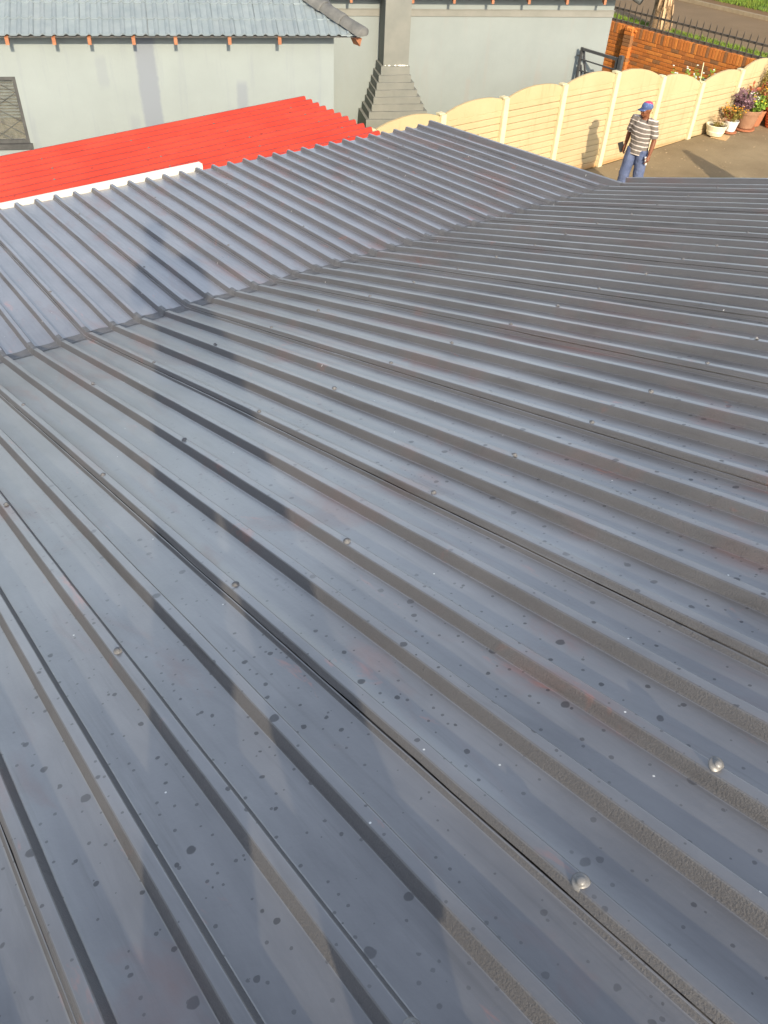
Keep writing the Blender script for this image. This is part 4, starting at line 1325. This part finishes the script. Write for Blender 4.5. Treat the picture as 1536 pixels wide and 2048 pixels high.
def person(root, pose, mats, cap=True, eyes=True):
    """pose is given in the local frame: x forward, y to the person's left, z up"""
    P = pose
    hyaw = P.get('head_yaw', 0.0); hp = Vector(P['head'])
    HM = Matrix.Rotation(hyaw, 3, 'Z') @ Matrix.Rotation(P.get('head_pitch', 0.0), 3, 'Y')
    body = MB()
    def he(c, r): body.ell(hp + HM @ Vector(c), r, HM)
    he((0, 0, 0.01), (.098, .076, .108)); he((.035, 0, -.055), (.064, .056, .062)); he((.058, 0, -.092), (.034, .034, .024))
    he((.100, 0, -.022), (.020, .013, .026)); he((.106, 0, -.036), (.016, .018, .011)); he((.090, 0, .022), (.016, .050, .012))
    he((.094, 0, -.066), (.014, .024, .008)); he((.091, 0, -.078), (.013, .021, .008))
    for s in (-1, 1): he((-.008, s * .077, -.012), (.020, .011, .031)); he((.07, s * .042, -.030), (.028, .022, .020))
    nb = Vector(P['neck'])
    body.tube([nb + Vector((-.02, 0, -.10)), nb, hp + HM @ Vector((-.012, 0, -.05))], [.075, .058, .054], 12)
    for s, side in ((-1, 'R'), (1, 'L')):
        sh, el, wr = (Vector(P[k + side]) for k in ('sh', 'el', 'wr'))
        body.tube([sh, sh.lerp(el, .5), el], [.050, .046, .040], 10)
        body.tube([sh.lerp(el, .9), el, el.lerp(wr, .3), el.lerp(wr, .7), wr], [.041, .041, .042, .034, .027], 10)
        hd = P.get('hand' + side)
        hand(body, wr, hd[0], hd[1], hd[2], hd[3])
    # trunk and legs of the body itself lie inside the clothes
    pel = Vector(P['pelvis']); ch_ = Vector(P['chest'])
    body.tube([pel, pel.lerp(ch_, .5), ch_, nb], [(.10, .13), (.09, .125), (.095, .145), (.06, .06)], 12)
    for side in 'RL':
        hi, kn, an = (Vector(P[k + side]) for k in ('hip', 'kn', 'an'))
        body.tube([hi, hi.lerp(kn, .5), kn, kn.lerp(an, .3), kn.lerp(an, .75), an], [.075, .068, .050, .052, .040, .034], 10)
    b = body.build("body", mats['skin'], root); remesh(b, .0065, 3)
    if eyes:
        for s in (-1, 1):
            m = MB(); m.ell(hp + HM @ Vector((.0915, s * .031, .002)), (.011, .014, .009), HM, 10, 6); m.build("eye", mats['eye'], root, True)
    # shirt
    sh_ = MB()
    lean_ = (ch_ - pel)
    def tp(f, fx=0.0): 
        p = pel + lean_ * f; return Vector((p.x + fx, p.y, p.z))
    hem = P.get('hem', -.12)
    sh_.tube([tp(hem), tp(hem * .4), tp(.2), tp(.55), tp(.9), tp(1.18), tp(1.38, -.01), tp(1.50, -.012)],
             [(.140, .190), (.138, .186), (.132, .178), (.138, .186), (.142, .200), (.125, .196), (.090, .120), (.066, .072)], 20)
    for side in 'RL':
        s0, el, wr = (Vector(P[k + side]) for k in ('sh', 'el', 'wr'))
        inner = s0.lerp(Vector((ch_.x, ch_.y, s0.z)), .55)
        sl = P.get('sleeve', .85)
        e = s0.lerp(el, sl)
        if sl > 1: e = el.lerp(wr, sl - 1)
        pts = [inner, s0, s0.lerp(el, .45)] + ([el] if sl > 1 else []) + [e]
        rad = [.085, .080, .074] + ([.062] if sl > 1 else []) + [.072 if sl <= 1 else .045]
        sh_.tube(pts, rad, 14)
    so = sh_.build("shirt", mats['shirt'], root); remesh(so, .009, 3)
    wv = so.modifiers.new("Crease", 'DISPLACE'); tx = bpy.data.textures.new("creases", 'CLOUDS'); tx.noise_scale = .09; wv.texture = tx; wv.strength = .022; wv.mid_level = .5; wv.texture_coords = 'LOCAL'
    # collar
    cm = MB()
    for s in (-1, 1):
        a = nb + Vector((.062, s * .012, -.055)); bq = nb + Vector((.035, s * .075, -.030)); c = nb + Vector((-.055, s * .055, .012)); d = nb + Vector((.085, s * .062, -.105))
        cm.add([a, bq, d], [(0, 1, 2)]); cm.add([bq, c, c + Vector((0, s * .012, -.03)), bq + Vector((.006, s * .014, -.03))], [(0, 1, 2, 3)])
    co_ = cm.build("collar", mats['shirt'], root)
    sd = co_.modifiers.new("Solid", 'SOLIDIFY'); sd.thickness = .006
    # trousers
    tr_ = MB()
    tr_.tube([pel + Vector((0, 0, -.09)), pel + Vector((0, 0, -.02)), pel + Vector((0, 0, .06))], [(.115, .160), (.128, .172), (.122, .166)], 18)
    for side in 'RL':
        hi, kn, an = (Vector(P[k + side]) for k in ('hip', 'kn', 'an'))
        tr_.tube([hi + Vector((0, 0, .05)), hi.lerp(kn, .25), hi.lerp(kn, .7), kn, kn.lerp(an, .4), an + Vector((0, 0, .03))], [.104, .112, .102, .098, .096, .092], 14)
    to = tr_.build("trousers", mats['trousers'], root); remesh(to, .009, 3)
    wv = to.modifiers.new("Crease", 'DISPLACE'); wv.texture = tx; wv.strength = .024; wv.mid_level = .5; wv.texture_coords = 'LOCAL'
    for side in 'RL':
        an = Vector(P['an' + side]); fx = P.get('toe', Vector((1, 0, 0)))
        m = MB(); m.tube([an + fx * -.06 + Vector((0, 0, -.035)), an + Vector((0, 0, -.025)), an + fx * .08 + Vector((0, 0, -.038)), an + fx * .18 + Vector((0, 0, -.045))], [(.036, .036), (.046, .046), (.042, .040), (.030, .026)], 12)
        m.ell(an + fx * .06 + Vector((0, 0, -.062)), (.145, .046, .016))
        so_ = m.build("shoe", mats['shoe'], root); remesh(so_, .008, 2)
    if cap:
        cmn = MB()
        def hv(c): return hp + HM @ Vector(c)
        seg = 20
        rings_ = []
        for (h, k) in ((.018, 1.0), (.045, 1.0), (.080, .93), (.105, .76), (.122, .48), (.130, .16)):
            rings_.append([hv((-.002 + .106 * k * math.cos(2 * math.pi * i / seg), .086 * k * math.sin(2 * math.pi * i / seg), h)) for i in range(seg)])
        for rg in rings_: cmn.v += [tuple(v) for v in rg]
        for i in range(len(rings_) - 1):
            for j in range(seg):
                a = i * seg + j; b2 = i * seg + (j + 1) % seg
                cmn.f.append((a, b2, b2 + seg, a + seg))
        cmn.f.append(tuple((len(rings_) - 1) * seg + j for j in range(seg)))
        br0 = len(cmn.v)
        nbm = 12
        for layer in (0, .005):
            for i in range(nbm + 1):
                a = -1.15 + 2.3 * i / nbm
                cmn.v.append(tuple(hv((.098 * math.cos(a) , .084 * math.sin(a), .024 + layer))))
            for i in range(nbm + 1):
                a = -1.15 + 2.3 * i / nbm
                cmn.v.append(tuple(hv((.098 * math.cos(a) + .085 * math.cos(a * .75), .080 * math.sin(a) * 1.02, .012 + layer - .016 * math.sin(a) ** 2))))
        n = nbm + 1
        for i in range(nbm):
            cmn.f.append((br0 + i, br0 + n + i, br0 + n + i + 1, br0 + i + 1))
            cmn.f.append((br0 + 2 * n + i + 1, br0 + 3 * n + i + 1, br0 + 3 * n + i, br0 + 2 * n + i))
            cmn.f.append((br0 + n + i, br0 + 3 * n + i, br0 + 3 * n + i + 1, br0 + n + i + 1))
        cmn.mi = [0] * len(cmn.f)
        cmn.build("cap", mats['cap'], root, True)
    else:
        hm = MB(); hm.ell(hp + HM @ Vector((-.012, 0, .028)), (.096, .083, .098), HM); h_ = hm.build("hair", mats['hair'], root, True)

MX, MY = 12.93, 9.20
man = thing("person", "man in striped polo shirt, jeans and cap standing by the cream wall", "person", (MX, MY, 0.006), math.radians(-168))
pose = dict(head=(.03, 0, 1.600), neck=(-.01, 0, 1.455), chest=(0, 0, 1.27), pelvis=(-.01, 0, .95), head_yaw=math.radians(-28), head_pitch=.10,
            shR=(-.005, -.185, 1.405), elR=(-.07, -.265, 1.15), wrR=(-.04, -.275, .93), shL=(0, .185, 1.395), elL=(-.015, .255, 1.12), wrL=(.06, .262, .885),
            hipR=(0, -.095, .89), knR=(.07, -.12, .49), anR=(.03, -.14, .085), hipL=(0, .095, .89), knL=(-.02, .12, .48), anL=(-.14, .13, .085),
            handR=((.25, -.05, -1), (0, 1, 0), (1, 0, 0), .35), handL=((.25, 0, -1), (0, -1, 0), (1, 0, 0), .45), sleeve=.86, hem=-.30)
person(man, pose, dict(skin=M['skin'], eye=M['eye'], shirt=M['shirt'], trousers=M['denim'], shoe=M['shoe'], cap=M['capcloth']))

ml = man.matrix_basis.copy() if False else Matrix.Translation((MX, MY, 0.006)) @ Matrix.Rotation(math.radians(-168), 4, 'Z')
mb = MB(); mb.tube([(-.005, 0, -.075), (0, 0, -.07), (0, 0, .05), (0, 0, .075)], [.014, .018, .018, .010], 12)
tube_ = tag(mb.build("small_tube", M['white_item'], None, True), "small white tube held in the man's hanging hand", "tube")
tube_.matrix_world = ml @ Matrix.Translation((.092, .236, .802)) @ Matrix.Rotation(.25, 4, 'Y') @ Matrix.Rotation(.15, 4, 'X')
mb = MB(); mb.box(-.008, .008, -.05, .05, -.085, .085)
ph = tag(mb.build("dark_phone", M['phone']), "dark flat phone in the man's other hand, sticking out at his hip", "phone")
bv = ph.modifiers.new("Bevel", 'BEVEL'); bv.width = .006; bv.segments = 3
ph.matrix_world = ml @ Matrix.Translation((-.005, -.325, .885)) @ Matrix.Rotation(.5, 4, 'X') @ Matrix.Rotation(.3, 4, 'Z')

# the photographer, standing on the near slope behind the lens
FX, FY = -0.10, -0.33
FACE = math.radians(72)
fz = near_z(-0.2)
pg = thing("person", "photographer standing on the charcoal roof, seen only as a long shadow across the ribs", "person", (FX, FY, fz + 0.02), FACE)
inv = (Matrix.Translation((FX, FY, fz + 0.02)) @ Matrix.Rotation(FACE, 4, 'Z')).inverted()
def wl_(p): return inv @ Vector(p)
cback = CAM - fw * 0.045
hl = wl_(cback - rt * 0.06 - fw * 0.09); hr = wl_(cback + rt * 0.06 - fw * 0.09)
headw = wl_((-0.235, -0.175, 6.02))
fl_ = wl_((-0.215, -0.22, near_z(-0.22) + 0.105)); fr_ = wl_((0.10, -0.24, near_z(-0.24) + 0.105))
pel = wl_((-0.12, -0.33, fz + .92)); chs = wl_((-0.185, -0.27, fz + 1.22))
nk = Vector((headw.x - .03, headw.y, headw.z - .15))
dl = wl_(CAM) - hl; dr = wl_(CAM) - hr
pose2 = dict(head=tuple(headw), neck=tuple(nk), chest=tuple(chs), pelvis=tuple(pel), head_yaw=-.3, head_pitch=.45,
             shR=(chs.x - .01, chs.y - .17, 1.33), elR=(chs.x + .05, chs.y - .20, 1.06), wrR=tuple(hr), shL=(chs.x - .01, chs.y + .17, 1.33), elL=(chs.x + .05, chs.y + .22, 1.06), wrL=tuple(hl),
             hipR=(pel.x, pel.y - .09, .86), knR=tuple(Vector((pel.x + .05, pel.y - .10, .48)).lerp(fr_, .35)), anR=tuple(fr_), hipL=(pel.x, pel.y + .09, .86), knL=tuple(Vector((pel.x + .05, pel.y + .10, .48)).lerp(fl_, .35)), anL=tuple(fl_),
             handR=(tuple(dr), tuple(hl - hr), (0, 0, 1), .5), handL=(tuple(dl), tuple(hr - hl), (0, 0, 1), .5), sleeve=.86, hem=-.30)
person(pg, pose2, dict(skin=M['skin'], eye=M['eye'], shirt=M['dark_cloth'], trousers=M['denim'], shoe=M['shoe'], hair=M['dark_cloth']), cap=False)
mb = MB(); mb.box(-.036, .036, -.075, .075, -.004, .004)
ph2 = tag(mb.build("phone", M['phone']), "black phone held up by the photographer on the roof", "phone")
ph2.matrix_world = Matrix(((rt.x, up.x, -fw.x, cback.x), (rt.y, up.y, -fw.y, cback.y), (rt.z, up.z, -fw.z, cback.z), (0, 0, 0, 1)))
